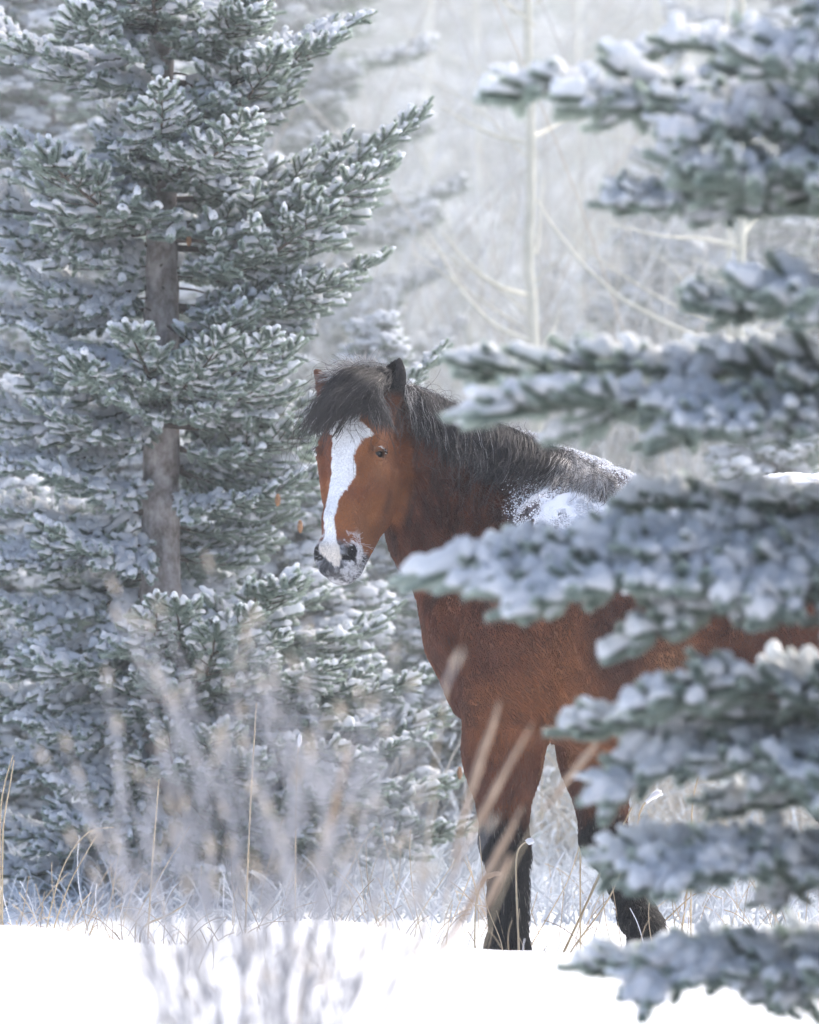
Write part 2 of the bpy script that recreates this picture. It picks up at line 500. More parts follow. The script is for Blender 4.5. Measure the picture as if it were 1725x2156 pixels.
def coat_color(p, jit=0.0):
    """coat colour at surface point p, some body shade and highlight painted in; blaze, dark points, tan flank, frosted muzzle"""
    x, y, z = loc(p); l, u, f = to_head(p)
    n = len(p)
    pj = p + jit * (rng.random((n, 3)) - 0.5) if jit else p
    nz = fbm(p, 6, 3, 2); nf = fbm(pj, 90, 2, 4)
    head = headness(p)
    c = mixc(np.tile(BAY_D * 0.45 + BAY * 0.55, (n, 1)), BAY, sstep(0.30, 0.70, nz))
    # lower front of the neck and the chest are redder, liver-brown upper neck carries painted shade behind the jaw
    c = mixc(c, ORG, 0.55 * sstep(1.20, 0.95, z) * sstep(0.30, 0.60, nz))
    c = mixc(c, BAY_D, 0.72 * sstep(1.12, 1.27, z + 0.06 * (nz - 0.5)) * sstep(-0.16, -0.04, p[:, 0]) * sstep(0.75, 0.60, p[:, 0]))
    c = mixc(c, BAY_D, 0.85 * np.exp(-((x + 0.38) / 0.13) ** 2 - ((z - 0.98) / 0.20) ** 2) + 0.45 * sstep(-0.70, -0.80, x))  # shadow on the barrel painted in as darker bay; rump darker too
    st = fbm(p * np.array([1, 1, 0.22]), 48, 2, 15)
    c = mixc(c, np.tile(BLK * 1.6, (n, 1)), 0.30 * sstep(0.50, 0.66, st) * sstep(0.98, 1.12, z) * sstep(0.6, 0.4, p[:, 0]))
    c = mixc(c, BAY * 1.15, 0.25 * sstep(0.48, 0.34, st) * sstep(0.9, 1.05, z) * sstep(0.6, 0.4, p[:, 0]))
    # orange coat behind the elbow, boosted as a painted highlight; pale flank fold
    c = mixc(c, ORG * 1.15, 0.95 * np.exp(-((x + 0.16) / 0.13) ** 2 - ((z - 0.80) / 0.24) ** 2))
    c = mixc(c, TAN, 0.85 * np.exp(-((x + 0.64) / 0.10) ** 2 - ((z - 0.87) / 0.13) ** 2))
    c = mixc(c, TAN, 0.5 * sstep(0.72, 0.62, z) * sstep(0.55, 0.60, z + 0.0) * (np.abs(y) < 0.12) * (x < 0.1))
    # black legs
    legz = np.where(x < -0.6, 0.62, 0.455) + 0.09 * (nz - 0.5) + 0.04 * (nf - 0.5)
    c = mixc(c, BLK, sstep(0.09, -0.07, z - legz + 0.10 * (st - 0.5)))
    c = mixc(c, TAN * 0.7, 0.5 * sstep(0.05, 0.0, np.abs(z - legz - 0.10)) * (nz > 0.5) * (y < 0) * (x > -0.4))
    # head
    hc = mixc(np.tile(BAY, (n, 1)), ORG * 1.15, sstep(0.35, 0.65, nz))
    hc = mixc(hc, TAN, 0.55 * np.exp(-((u + 0.03) / 0.05) ** 2 - ((f + 0.075) / 0.035) ** 2) + 0.30 * np.exp(-((u + 0.22) / 0.09) ** 2 - ((f + 0.11) / 0.06) ** 2))
    hc = mixc(hc, BAY_D * 1.3, 0.5 * sstep(0.06, 0.12, u))
    hc = mixc(hc, BAY_D * 1.2, 0.55 * np.exp(-((u + 0.13) / 0.08) ** 2 - ((f + 0.165) / 0.022) ** 2))
    hc = mixc(hc, BLK * 1.5, 0.8 * np.exp(-((u - 0.006) / 0.016) ** 2 - ((f + 0.062) / 0.034) ** 2) * (np.abs(l) > 0.07))
    # dark ears: backs black towards the tip, brown inside
    c2 = mixc(hc, BLK * 1.3, sstep(0.165, 0.20, u) * sstep(0.0, 0.05, l))
    hc = np.where((u > 0.15)[:, None], c2, hc)
    # muzzle skin
    mz = sstep(-0.262, -0.292, u - 0.02 * (nf - 0.5) + 0.10 * np.clip(-f - 0.10, 0, 1))
    hc = mixc(hc, GRY, mz)
    frz = fbm(pj, 150, 3, 8); fr2 = fbm(pj, 22, 2, 9)
    fm = sstep(0.47, 0.56, frz * 0.55 + fr2 * 0.45)
    ring = np.exp(-((np.hypot((np.abs(l) - 0.054) , (u + 0.298) * 0.9) - 0.028) / 0.012) ** 2)
    hc = mixc(hc, FROST * 0.70, np.clip(mz * (0.65 * fm * sstep(0.40, 0.60, fr2) + 0.65 * ring * sstep(0.30, 0.5, frz)), 0, 1) * (f > -0.13))
    hc = mixc(hc, FROST, 0.8 * (frz * 0.6 + fr2 * 0.4 > 0.54) * sstep(-0.215, -0.26, u) * (np.abs(l) > 0.028) * (f > -0.08) * (1 - mz))
    hc = mixc(hc, FROST * 0.80, 0.65 * sstep(-0.330, -0.350, u) * sstep(0.38, 0.56, frz * 0.5 + fr2 * 0.5))
    hole = ((np.hypot(np.abs(l) - 0.057, (u + 0.30) * 0.55) < 0.012) | (np.hypot((np.abs(l) - 0.045) * 0.5, u + 0.321) < 0.010)) & (f > -0.08)
    hc = mixc(hc, BLK, hole * 1.0)
    # blaze: outline given along the face, converted to face coordinates
    uu = (945 - BLa[:, 0]) / 720 / math.cos(hp)
    xs = 719 + 720 * 0.112 * u
    lo_ = np.interp(-u, -uu, BLa[:, 1]); hi_ = np.interp(-u, -uu, BLa[:, 2])
    a = (lo_ - xs) / 720 / math.cos(hy) + 0.014 * (nf - 0.5); b = (hi_ - xs) / 720 / math.cos(hy) + 0.014 * (fbm(pj, 70, 2, 14) - 0.5)
    inb = (u < uu.max()) & (u > uu.min()) & (f > -0.075)
    bz = sstep(-0.0015, 0.0015, l - a) * sstep(0.0015, -0.0015, l - b) * inb
    hc = np.where((bz > 0)[:, None], mixc(hc, mixc(np.tile(WHT, (n, 1)), CREAM, sstep(-0.26, -0.30, u)), bz), hc)
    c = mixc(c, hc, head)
    # snow caught on the withers, back and croup
    sn = sstep(1.21, 1.29, z - 0.08 * (nz - 0.5) - 0.05 * (nf - 0.5)) * sstep(0.25, 0.46, p[:, 0] + 0.20 * (nz - 0.5) + 0.10 * (nf - 0.5)) * (1 - 0.75 * sstep(1.37, 1.43, z) * sstep(0.75, 0.62, p[:, 0]))
    c = mixc(c, FROST * 1.05, sn * sstep(0.30, 0.50, fbm(pj, 40, 2, 6) + 0.2 * sstep(1.3, 1.4, z)))
    return np.clip(c, 0.004, 0.9), sn
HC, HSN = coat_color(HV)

horse = empty('horse', (0.5, 0.0, 0.0))
tag(horse, 'bay horse with a white blaze and frosted muzzle looking back from behind spruce boughs', 'horse')

def coat_mat(name, rough=0.55, sheen=0.25, bump=True, curves=False):
    m, nt, b = mat_new(name)
    at = nd(nt, 'ShaderNodeAttribute', attribute_name='tint')
    hsv = nd(nt, 'ShaderNodeHueSaturation')
    if curves:
        ci = nd(nt, 'ShaderNodeHairInfo')
        mr = nd(nt, 'ShaderNodeMapRange'); mr.inputs['To Min'].default_value = 0.85; mr.inputs['To Max'].default_value = 1.15
        nt.links.new(ci.outputs['Random'], mr.inputs['Value']); nt.links.new(mr.outputs[0], hsv.inputs['Value'])
    else:
        no = nd(nt, 'ShaderNodeTexNoise'); no.inputs['Scale'].default_value = 160
        mr = nd(nt, 'ShaderNodeMapRange'); mr.inputs['To Min'].default_value = 0.6; mr.inputs['To Max'].default_value = 1.4
        tc = nd(nt, 'ShaderNodeTexCoord'); nt.links.new(tc.outputs['Object'], no.inputs['Vector'])
        nt.links.new(no.outputs['Fac'], mr.inputs['Value']); nt.links.new(mr.outputs[0], hsv.inputs['Value'])
        if bump:
            bp = nd(nt, 'ShaderNodeBump'); bp.inputs['Strength'].default_value = 0.35; bp.inputs['Distance'].default_value = 0.004
            nt.links.new(no.outputs['Fac'], bp.inputs['Height']); nt.links.new(bp.outputs[0], b.inputs['Normal'])
    nt.links.new(at.outputs['Color'], hsv.inputs['Color'])
    nt.links.new(hsv.outputs[0], b.inputs['Base Color'])
    b.inputs['Roughness'].default_value = rough
    b.inputs['Specular IOR Level'].default_value = 0.5 if curves else 0.3
    b.inputs['Sheen Weight'].default_value = sheen
    b.inputs['Sheen Roughness'].default_value = 0.5
    return m
M_skin = coat_mat('horse_skin', 0.6, 0.1)
M_fur = coat_mat('horse_coat', 0.38, 0.0, curves=True)
M_mane = coat_mat('horse_hair', 0.7, 0.0, curves=True)

me = mesh_np('horse_body', HV, HQ)
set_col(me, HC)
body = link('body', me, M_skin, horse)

# ---- fur
def sample_surface(n, V, Q, w=None):
    fn = quad_normals(V, Q); ar = np.linalg.norm(fn, axis=1)
    if w is not None: ar = ar * w
    i = rng.choice(len(Q), n, p=ar / ar.sum())
    s, t = rng.random((2, n, 1))
    q = Q[i]
    p = (V[q[:, 0]] * (1 - s) + V[q[:, 1]] * s) * (1 - t) + (V[q[:, 3]] * (1 - s) + V[q[:, 2]] * s) * t
    return p, norm(fn[i])
qc = HV[HQ].mean(1)
ql, qu, qf = to_head(qc)
qhead = headness(qc) > 0.5
fp, fn_ = sample_surface(FUR_N, HV, HQ, np.where(qhead, 3.2, 1.0))
fx, fy, fz = loc(fp); fl, fu, ff = to_head(fp)
fhead = headness(fp) > 0.5
DN = np.array([0, 0, -1.0])
flow = np.tile(-HF * 0.9 + DN * 0.7, (len(fp), 1))
neckm = sstep(0.25, 0.0, fp[:, 0])[:, None] * (~fhead)[:, None]
flow = flow * (1 - neckm) + (np.array([0.55, 0.0, -0.9])) * neckm
leg = (fz < 0.72)[:, None]
flow = np.where(leg, DN - HF * 0.18, flow)
hflow = -KU * 0.8 + KL * np.sign(fl)[:, None] * 0.45 * sstep(0.0, 0.06, np.abs(fl))[:, None] - KF * 0.25
hflow = np.where((fu > 0.03)[:, None], KU * 0.5 + KL * np.sign(fl)[:, None] * 0.6 - KF * 0.2 - KU * 0.7 * sstep(0.15, 0.05, fu)[:, None], hflow)
earm = fhead & (fu > 0.20)
hflow = np.where(earm[:, None], KU, hflow)
flow = np.where(fhead[:, None], hflow, flow)
wob = np.stack([fbm(fp, 22, 2, s) - 0.5 for s in (11, 12, 13)], -1)
flow = norm(flow) + wob * 0.6
flow = norm(flow - fn_ * np.sum(flow * fn_, -1, keepdims=True))
length = np.where(fhead, 0.0085, 0.016) * (0.6 + 0.8 * rng.random(len(fp)))
length = np.where(fhead & (fu < -0.26), 0.004, length)
length = np.where(fhead & (np.abs(fl) < 0.05) & (ff > -0.05) & (fu < 0.08), 0.0055, length)
length = np.where(fhead & (ff < -0.19), 0.014, length)
length = np.where(earm, 0.006, length)
for s in (1, -1):
    length = np.where(np.linalg.norm(fp - K(s * 0.098, 0.003, -0.060), axis=1) < 0.030, 0.0022, length)
# shaggy throat, belly and feathered backs of the legs
bel = (~fhead) & (fn_[:, 2] < -0.5) & (fz > 0.5)
length = np.where(bel, length * 1.5, length)
feath = (fz < 0.50) & (fn_ @ HF < -0.3)
length = np.where(feath, length * (1 + (0.7 + 1.3 * rng.random(len(fp))) * sstep(0.48, 0.30, fz) * np.where((fy < 0) & (fz < 0.30), 0.15, 1.0)), length)
lift = np.where(fhead, 0.16, 0.22)[:, None] + 0.25 * (rng.random((len(fp), 1)) ** 3) + 0.25 * feath[:, None]
d0 = norm(flow + fn_ * lift + 0.15 * (rng.random((len(fp), 3)) - 0.5))
d1 = norm(flow + fn_ * (lift * 0.4) + DN * 0.15 + 0.12 * (rng.random((len(fp), 3)) - 0.5))
pts = np.stack([fp - fn_ * 0.002, fp + d0 * length[:, None] * 0.5, fp + d0 * length[:, None] * 0.5 + d1 * length[:, None] * 0.5], 1)
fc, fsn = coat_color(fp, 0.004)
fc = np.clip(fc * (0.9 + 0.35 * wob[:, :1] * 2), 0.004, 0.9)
# frost on the hair tips where the breath reached
tipw = np.where(feath, 0.00075, 0.00085)
rad = np.stack([tipw, tipw * 0.8, tipw * 0.15], 1) * np.where(fhead, 0.75, 1.15)[:, None]
length = np.where((fy < 0) & (fz < 0.26), length * 0.35, length) if False else length
gr = feath & (rng.random(len(fp)) < 0.03) & (fz > 0.08)
fc[gr] = np.array([0.20, 0.19, 0.16])
coat = link('coat', curves_np('horse_coat', pts, rad, fc, M_fur), None, horse)
tag(coat, kind='stuff')

DX, DZ = np.arange(-0.45, 1.8, 0.012), np.arange(0.0, 1.95, 0.012)
DM = np.full((len(DX), len(DZ)), 0.45)
_i = np.clip(((HV[:, 0] + 0.45) / 0.012).astype(int), 0, len(DX) - 1); _j = np.clip((HV[:, 2] / 0.012).astype(int), 0, len(DZ) - 1)
np.minimum.at(DM, (_i, _j), HV[:, 1])
DM = np.min([np.roll(np.roll(DM, a, 0), b, 1) for a in (-1, 0, 1) for b in (-1, 0, 1)], 0)
_ok = DM < 0.44
for _ in range(5):
    sh = [(np.roll(np.roll(DM, a, 0), b, 1), np.roll(np.roll(_ok, a, 0), b, 1)) for a in (-1, 0, 1) for b in (-1, 0, 1)]
    DM = np.where(_ok, sum(d_ * o_ for d_, o_ in sh) / np.maximum(sum(o_ for _, o_ in sh), 1), DM)
def ysurf(x, z):
    u = np.clip((x + 0.45) / 0.012 - 0.5, 1, len(DX) - 3); v = np.clip(z / 0.012 - 0.5, 1, len(DZ) - 3)
    i = u.astype(int); j = v.astype(int); s, t = u - i, v - j
    return DM[i, j] * (1 - s) * (1 - t) + DM[i + 1, j] * s * (1 - t) + DM[i, j + 1] * (1 - s) * t + DM[i + 1, j + 1] * s * t
def guided(G, n, spread, k=10, tw=None, lo=0.6, wav=0.02, margin=0.02, jit=0.018, seed=0, tmax=1.0):
    """strands between neighbouring guide locks; G is (g, m, 3)"""
    G = np.asarray(G, float); g, m = G.shape[:2]
    # Catmull-Rom resample of every guide to k points
    tt = np.linspace(0, m - 1, k)
    def cr(C, t):
        i = min(int(t), m - 2); f = t - i
        p0, p1, p2, p3 = C[max(i - 1, 0)], C[i], C[i + 1], C[min(i + 2, m - 1)]
        return 0.5 * (2 * p1 + (p2 - p0) * f + (2 * p0 - 5 * p1 + 4 * p2 - p3) * f * f + (3 * p1 - p0 - 3 * p2 + p3) * f ** 3)
    s = rng.random(n) * (g - 1); i = np.minimum(s.astype(int), g - 2); f = (s - i)[:, None, None]
    # every strand is cut at its own length
    cut = lo + (tmax - lo) * rng.random(n)
    out = np.zeros((n, k, 3))
    fine = np.stack([[cr(C, t) for t in np.linspace(0, m - 1, 40)] for C in G])
    loc_ = np.linspace(0, 1, k)[None] * cut[:, None] * 39
    a = np.clip(loc_.astype(int), 0, 38); w = (loc_ - a)[..., None]
    A = fine[i[:, None], a] * (1 - w) + fine[i[:, None], a + 1] * w
    B = fine[i[:, None] + 1, a] * (1 - w) + fine[i[:, None] + 1, a + 1] * w
    out = A * (1 - f) + B * f
    off = (rng.random((n, 1, 3)) - 0.5) * 2
    tpar = np.linspace(0, 1, k)[None, :, None]
    out += off * (jit + (spread - jit) * tpar)
    q = out.reshape(-1, 3)
    wv = np.stack([fbm(q + off.repeat(k, 1).reshape(-1, 3) * 0.05, 12, 2, seed + z) - 0.5 for z in (1, 2, 3)], -1).reshape(n, k, 3)
    out += wv * wav * 2 * tpar
    return out, s / (g - 1), tpar
def rest_on(pts, margin, tpar):
    ys = ysurf(pts[..., 0], pts[..., 2])
    mg = margin * (0.15 + 0.85 * rng.random((len(pts), 1)))
    pts[..., 1] = np.where(ys < 0.44, np.minimum(pts[..., 1], ys - mg * np.minimum(1, tpar[..., 0] * 5 + 0.1)), pts[..., 1])
    return pts
# ---- hair strands that fall under gravity
def fall(root, d, L, k=9, g=0.9, push=None, curl=0.0, seed=0):
    n = len(root)
    pts = [root]; p = root.copy(); d = norm(d)
    step = (L / (k - 1))[:, None]
    for i in range(k - 1):
        w = np.stack([fbm(p, 14, 2, seed + s) - 0.5 for s in (1, 2, 3)], -1)
        d = norm(d + DN * g * step * 14 + w * curl)
        if push is not None: d = norm(push(p, d))
        p = p + d * step
        pts.append(p)
    return np.stack(pts, 1)
def lockify(pts, nl, amt):
    """draw strands together into locks towards their tips"""
    r = pts[:, 0]
    c = r[rng.choice(len(r), nl, replace=False)]
    idx = np.array([np.argmin(((c - q) ** 2).sum(1)) for q in r])
    mean = np.stack([np.stack([np.bincount(idx, pts[:, j, a], minlength=nl) for a in range(3)], -1) / np.maximum(np.bincount(idx, minlength=nl), 1)[:, None] for j in range(pts.shape[1])], 1)
    t = np.linspace(0, 1, pts.shape[1])[None, :, None] ** 1.2 * amt
    return pts * (1 - t) + mean[idx] * t
HAIRC = np.array([0.030, 0.027, 0.027])
# mane along the crest
CR = np.array([P(838, 826, 0.20), P(880, 842, 0.26), P(960, 874, 0.32), P(1040, 908, 0.30), P(1120, 942, 0.22), P(1190, 972, 0.12), P(1245, 1000, 0.05), P(1285, 1024, 0.0)])
def along(C, t):
    s = t * (len(C) - 1); i = np.minimum(s.astype(int), len(C) - 2); f = (s - i)[:, None]
    return C[i] * (1 - f) + C[i + 1] * f
n = MANE_N
MG = [[P(864, 822, .24), P(870, 838, .18), P(880, 870, .14), P(884, 925, .14)],
      [P(872, 826, .27), P(886, 838, .18), P(900, 890, .13), P(905, 950, .13)],
      [P(915, 843, .31), P(935, 865, .20), P(950, 930, .15), P(955, 1000, .15)],
      [P(965, 866, .33), P(985, 892, .20), P(1000, 955, .13), P(1005, 1030, .13)],
      [P(1020, 892, .32), P(1036, 915, .18), P(1040, 970, .10), P(1030, 1045, .10)],
      [P(1080, 916, .28), P(1090, 935, .15), P(1082, 980, .06), P(1055, 1035, .06)],
      [P(1140, 943, .20), P(1148, 960, .08), P(1138, 990, .01), P(1110, 1022, .0)],
      [P(1195, 968, .12), P(1205, 982, .02), P(1196, 1005, -.05), P(1178, 1030, -.07)],
      [P(1240, 990, .05), P(1250, 1002, -.04), P(1248, 1018, -.09), P(1238, 1034, -.11)],
      [P(1275, 1015, -.0), P(1284, 1022, -.06), P(1284, 1034, -.10), P(1278, 1044, -.12)]]
pts, t, tp = guided(MG, n, 0.030, 10, lo=0.25, wav=0.040, jit=0.016, seed=20)
pts = lockify(pts, 260, 0.35)
pts = rest_on(pts, 0.035, tp)
root = pts[:, 0]
fr = fbm(root, 18, 2, 31)
topf = sstep(0.66, 0.80, t) * 0.9 + 0.35 * sstep(0.22, 0.0, t)
frosty = rng.random(n) < np.clip(0.02 + topf + (fr - 0.5) * 0.6, 0, 0.95)
col = np.where(frosty[:, None], np.array([0.33, 0.32, 0.31]) * (0.5 + 1.1 * rng.random((n, 1))), HAIRC * (0.7 + 1.1 * rng.random((n, 1))))
w0 = 0.0009
rad = w0 * np.stack([np.interp(np.linspace(0, 1, 10), [0, .7, 1], [1, .8, .2])] * n)
tag(link('mane', curves_np('horse_mane', pts, rad, col, M_mane), None, horse))
# frosted short hairs standing on the crest
n = 2600
t = rng.random(n)
root = along(CR, t) + (rng.random((n, 3)) - 0.5) * np.array([0.02, 0.06, 0.015])
d = np.tile(np.array([0.45, -0.45, 0.6]), (n, 1)) + (rng.random((n, 3)) - 0.5) * 1.1
pts = fall(root, d, 0.022 + 0.030 * rng.random(n), 6, 0.35, None, 0.5, 40)
col = np.tile(np.array([0.50, 0.49, 0.48]), (n, 1)) * (0.4 + 0.9 * rng.random((n, 1)))
tag(link('mane_frost', curves_np('horse_mane_frost', pts, np.full((n, 6), 0.0005), col, M_mane), None, horse), 'pale frosted hairs standing along the crest')
# forelock
n = FORE_N
FG = [[P(800, 790, .12), P(748, 790, .03), P(698, 825, -.02), P(652, 885, -.02), P(628, 965, .0)],
      [P(802, 790, .11), P(748, 797, .0), P(702, 836, -.04), P(662, 895, -.04), P(640, 965, -.02)],
      [P(806, 790, .10), P(750, 806, -.03), P(702, 845, -.06), P(668, 895, -.06), P(654, 940, -.04)],
      [P(810, 792, .09), P(765, 818, -.05), P(724, 850, -.08), P(694, 882, -.08), P(678, 912, -.07)],
      [P(813, 792, .08), P(780, 820, -.05), P(750, 845, -.08), P(726, 862, -.08), P(708, 880, -.08)],
      [P(798, 791, .08), P(785, 816, -.05), P(776, 838, -.07), P(770, 852, -.07), P(766, 864, -.07)],
      [P(792, 793, .08), P(786, 820, -.04), P(788, 850, -.06), P(797, 880, -.06), P(812, 915, -.06)],
      [P(794, 796, .07), P(792, 832, -.02), P(806, 868, -.04), P(832, 900, -.04), P(850, 940, -.04)]]
pts, t, tp = guided(FG, n, 0.030, 11, lo=0.25, wav=0.035, jit=0.020, seed=50)
pts = lockify(pts, 90, 0.35)
pts = rest_on(pts, 0.030, tp)
frosty = (rng.random(n) < 0.03) | ((t > 0.80) & (rng.random(n) < 0.30))
col = np.where(frosty[:, None], np.array([0.20, 0.19, 0.18]) * (0.5 + 1.0 * rng.random((n, 1))), HAIRC * (0.7 + 1.2 * rng.random((n, 1))))
rad = 0.0008 * np.stack([np.interp(np.linspace(0, 1, 11), [0, .7, 1], [1, .8, .15])] * n)
tag(link('forelock', curves_np('horse_forelock', pts, rad, col, M_mane), None, horse))
# loose strand over the blaze
pts, t, tp = guided([[P(760, 830, -.06), P(735, 868, -.08), P(715, 900, -.08), P(700, 925, -.08)]] * 2, 22, 0.004, 9, lo=0.8, wav=0.01, jit=0.006)
tag(link('forelock_strand', curves_np('horse_forelock_strand', pts, np.full((22, 9), 0.0006), np.tile(HAIRC, (22, 1)), M_mane), None, horse), 'thin dark strand hanging over the blaze')
# stray hairs
pts, t, tp = guided(FG, 320, 0.075, 11, lo=0.5, wav=0.09, jit=0.03, seed=57, tmax=1.05)
tag(link('forelock_wisps', curves_np('horse_wisps', pts, np.full((320, 11), 0.0004), np.tile(HAIRC * 1.5, (320, 1)), M_mane), None, horse), kind='stuff')
pts, t, tp = guided(MG, 500, 0.06, 10, lo=0.4, wav=0.09, jit=0.025, seed=58, tmax=1.1)
pts = rest_on(pts, 0.05, tp)
tag(link('mane_wisps', curves_np('horse_mane_wisps', pts, np.full((500, 10), 0.0004), np.tile(HAIRC * 3, (500, 1)), M_mane), None, horse), kind='stuff')
# frosted tuft on the poll
n = 2600
root = K(0, 0, 0) + KL * (-0.05 + 0.13 * rng.random(n))[:, None] + KU * (0.205 + 0.03 * rng.random(n))[:, None] + KF * (-0.045 - 0.10 * rng.random(n))[:, None]
d = KU * 0.50 - KL * 0.55 + KF * 0.2 + (rng.random((n, 3)) - 0.5) * 1.1
pts = fall(root, d, 0.05 + 0.06 * rng.random(n), 7, 0.55, None, 0.5, 60)
col = np.tile(np.array([0.55, 0.54, 0.53]), (n, 1)) * (0.35 + 0.9 * rng.random((n, 1)))
tag(link('forelock_frost', curves_np('horse_forelock_frost', pts, np.full((n, 7), 0.00045), col, M_mane), None, horse), 'pale frosted tuft between the ears')
# tail
n = 2500
root = H(-1.26, 0, 1.30) + (rng.random((n, 3)) - 0.5) * np.array([0.05, 0.05, 0.06])
d = np.tile(-HF * 0.8 + DN * 0.3, (n, 1)) + (rng.random((n, 3)) - 0.5) * 0.5
pts = fall(root, d, 0.75 + 0.35 * rng.random(n), 12, 0.5, None, 0.12, 70)
col = HAIRC * (0.7 + 1.0 * rng.random((n, 1)))
tag(link('tail', curves_np('horse_tail', pts, np.full((n, 12), 0.0013), col, M_mane), None, horse))
# whiskers
n = 190
th = rng.random(n)
l0 = (rng.random(n) - 0.5) * 0.11
root = K(0, 0, 0) + KL * l0[:, None] + KU * (-0.25 - 0.12 * rng.random(n))[:, None] + KF * (-0.03 - 0.10 * rng.random(n))[:, None]
d = KL * np.sign(l0)[:, None] * 1.0 + KF * 0.35 - KU * 0.25 + (rng.random((n, 3)) - 0.5) * 0.9
root = root + KL * (np.sign(l0) * 0.02)[:, None]
pts = fall(root, d, 0.015 + 0.040 * rng.random(n) ** 2, 6, 0.15, None, 0.3, 80)
tag(link('whiskers', curves_np('horse_whiskers', pts, np.full((n, 6), 0.00032), np.tile(FROST, (n, 1)), M_mane), None, horse), kind='stuff')
# ---- eyes
def uvsphere(c, r, nu=20, nv=12, sc=(1, 1, 1)):
    V, F = [], []
    for i in range(nv + 1):
        a = math.pi * i / nv
        for j in range(nu):
            b = 2 * math.pi * j / nu
            V.append((math.sin(a) * math.cos(b) * r * sc[0], math.sin(a) * math.sin(b) * r * sc[1], math.cos(a) * r * sc[2]))
    for i in range(nv):
        for j in range(nu):
            F.append((i * nu + j, (i + 1) * nu + j, (i + 1) * nu + (j + 1) % nu, i * nu + (j + 1) % nu))
    return np.array(V) + np.asarray(c), np.array(F)
m_eye, nt, b = mat_new('eye_dark')
b.inputs['Base Color'].default_value = (0.010, 0.008, 0.008, 1)
b.inputs['Roughness'].default_value = 0.12
b.inputs['Specular IOR Level'].default_value = 0.35
for s in (1, -1):
    V, F = uvsphere(K(s * 0.0815, 0.001, -0.060), 0.0210)
    link('eye', mesh_np('horse_eye', V, F), m_eye, horse)
# lashes with a little snow
m_snowf, nt, b = mat_new('fresh_snow_crumbs')
b.inputs['Base Color'].default_value = (0.86, 0.88, 0.92, 1); b.inputs['Roughness'].default_value = 0.8
b.inputs['Subsurface Weight'].default_value = 0.0
n = 60
for s in (1, -1):
    tt = rng.random(n)
    root = K(0, 0, 0) + KL * (s * (0.098 + 0.008 * np.sin(tt * 3.1)))[:, None] + KU * (0.019 - 0.010 * tt)[:, None] + KF * (-0.042 - 0.04 * tt)[:, None]
    d = np.tile(KL * s * 0.9 + KF * 0.3 - KU * 0.1, (n, 1)) + (rng.random((n, 3)) - 0.5) * 0.5
    pts = fall(root, d, 0.009 + 0.008 * rng.random(n), 5, 0.3)
    cc = np.where(rng.random((n, 1)) < 0.25, FROST, HAIRC)
    link('eyelashes', curves_np('horse_lashes', pts, np.full((n, 5), 0.0005), cc, M_mane), None, horse)

# ---- snow lying on the back: crumbs and a thin blanket
cr = MB()
ico_v = np.array([(0, 0, 1), (.89, 0, .45), (.28, .85, .45), (-.72, .53, .45), (-.72, -.53, .45), (.28, -.85, .45), (.72, .53, -.45), (-.28, .85, -.45), (-.89, 0, -.45), (-.28, -.85, -.45), (.72, -.53, -.45), (0, 0, -1)], float)
ico_f = np.array([(0, 1, 2), (0, 2, 3), (0, 3, 4), (0, 4, 5), (0, 5, 1), (1, 6, 2), (2, 7, 3), (3, 8, 4), (4, 9, 5), (5, 10, 1), (6, 7, 2), (7, 8, 3), (8, 9, 4), (9, 10, 5), (10, 6, 1), (6, 11, 7), (7, 11, 8), (8, 11, 9), (9, 11, 10), (10, 11, 6)])
def crumbs(P_, R_):
    n = len(P_)
    q = ico_v[None] * R_[:, None, None] * (0.7 + 0.6 * rng.random((n, 1, 3))) + P_[:, None]
    F = ico_f[None] + (np.arange(n) * 12)[:, None, None]
    return q.reshape(-1, 3), F.reshape(-1, 3)
sp, sN = sample_surface(420000, HV, HQ, (HSN[HQ].mean(1) > 0.03).astype(float) + 0.0005)
_, ssn = coat_color(sp)
x_, y_, z_ = loc(sp)
keep = (rng.random(len(sp)) < ssn * (fbm(sp, 26, 3, 6) > 0.44 - 0.22 * sstep(1.27, 1.40, z_)) * 0.8 + 0.0003) 
sp, sN = sp[keep], sN[keep]
V, F = crumbs(sp + sN * (0.009 + 0.008 * rng.random((len(sp), 1))), 0.0008 + 0.0022 * rng.random(len(sp)) ** 3)
cr.add(V, F)
ns = link('snow_crumbs', cr.mesh('horse_snow_crumbs', False), m_snowf, horse)
tag(ns, 'powder snow lying over the withers, back and croup', kind='stuff')
# blanket: the top of the back lifted by a thin, broken layer
thick = (0.014 * sstep(1.27, 1.40, HV[:, 2]) + 0.006) * sstep(0.35, 0.8, HSN) - 0.012 * (fbm(HV, 34, 2, 6) < 0.40)
qs = HQ[(thick[HQ].min(1) > 0.002) & (HN[HQ].mean(1)[:, 2] > 0.15)]
used = np.unique(qs); mp = -np.ones(len(HV), int); mp[used] = np.arange(len(used))
bv = HV[used] + HN[used] * (thick[used] + 0.006 * (fbm(HV[used], 60, 2, 9) - 0.3))[:, None]
link('snow_blanket', mesh_np('horse_snow_blanket', bv, mp[qs]), m_snowf, horse)
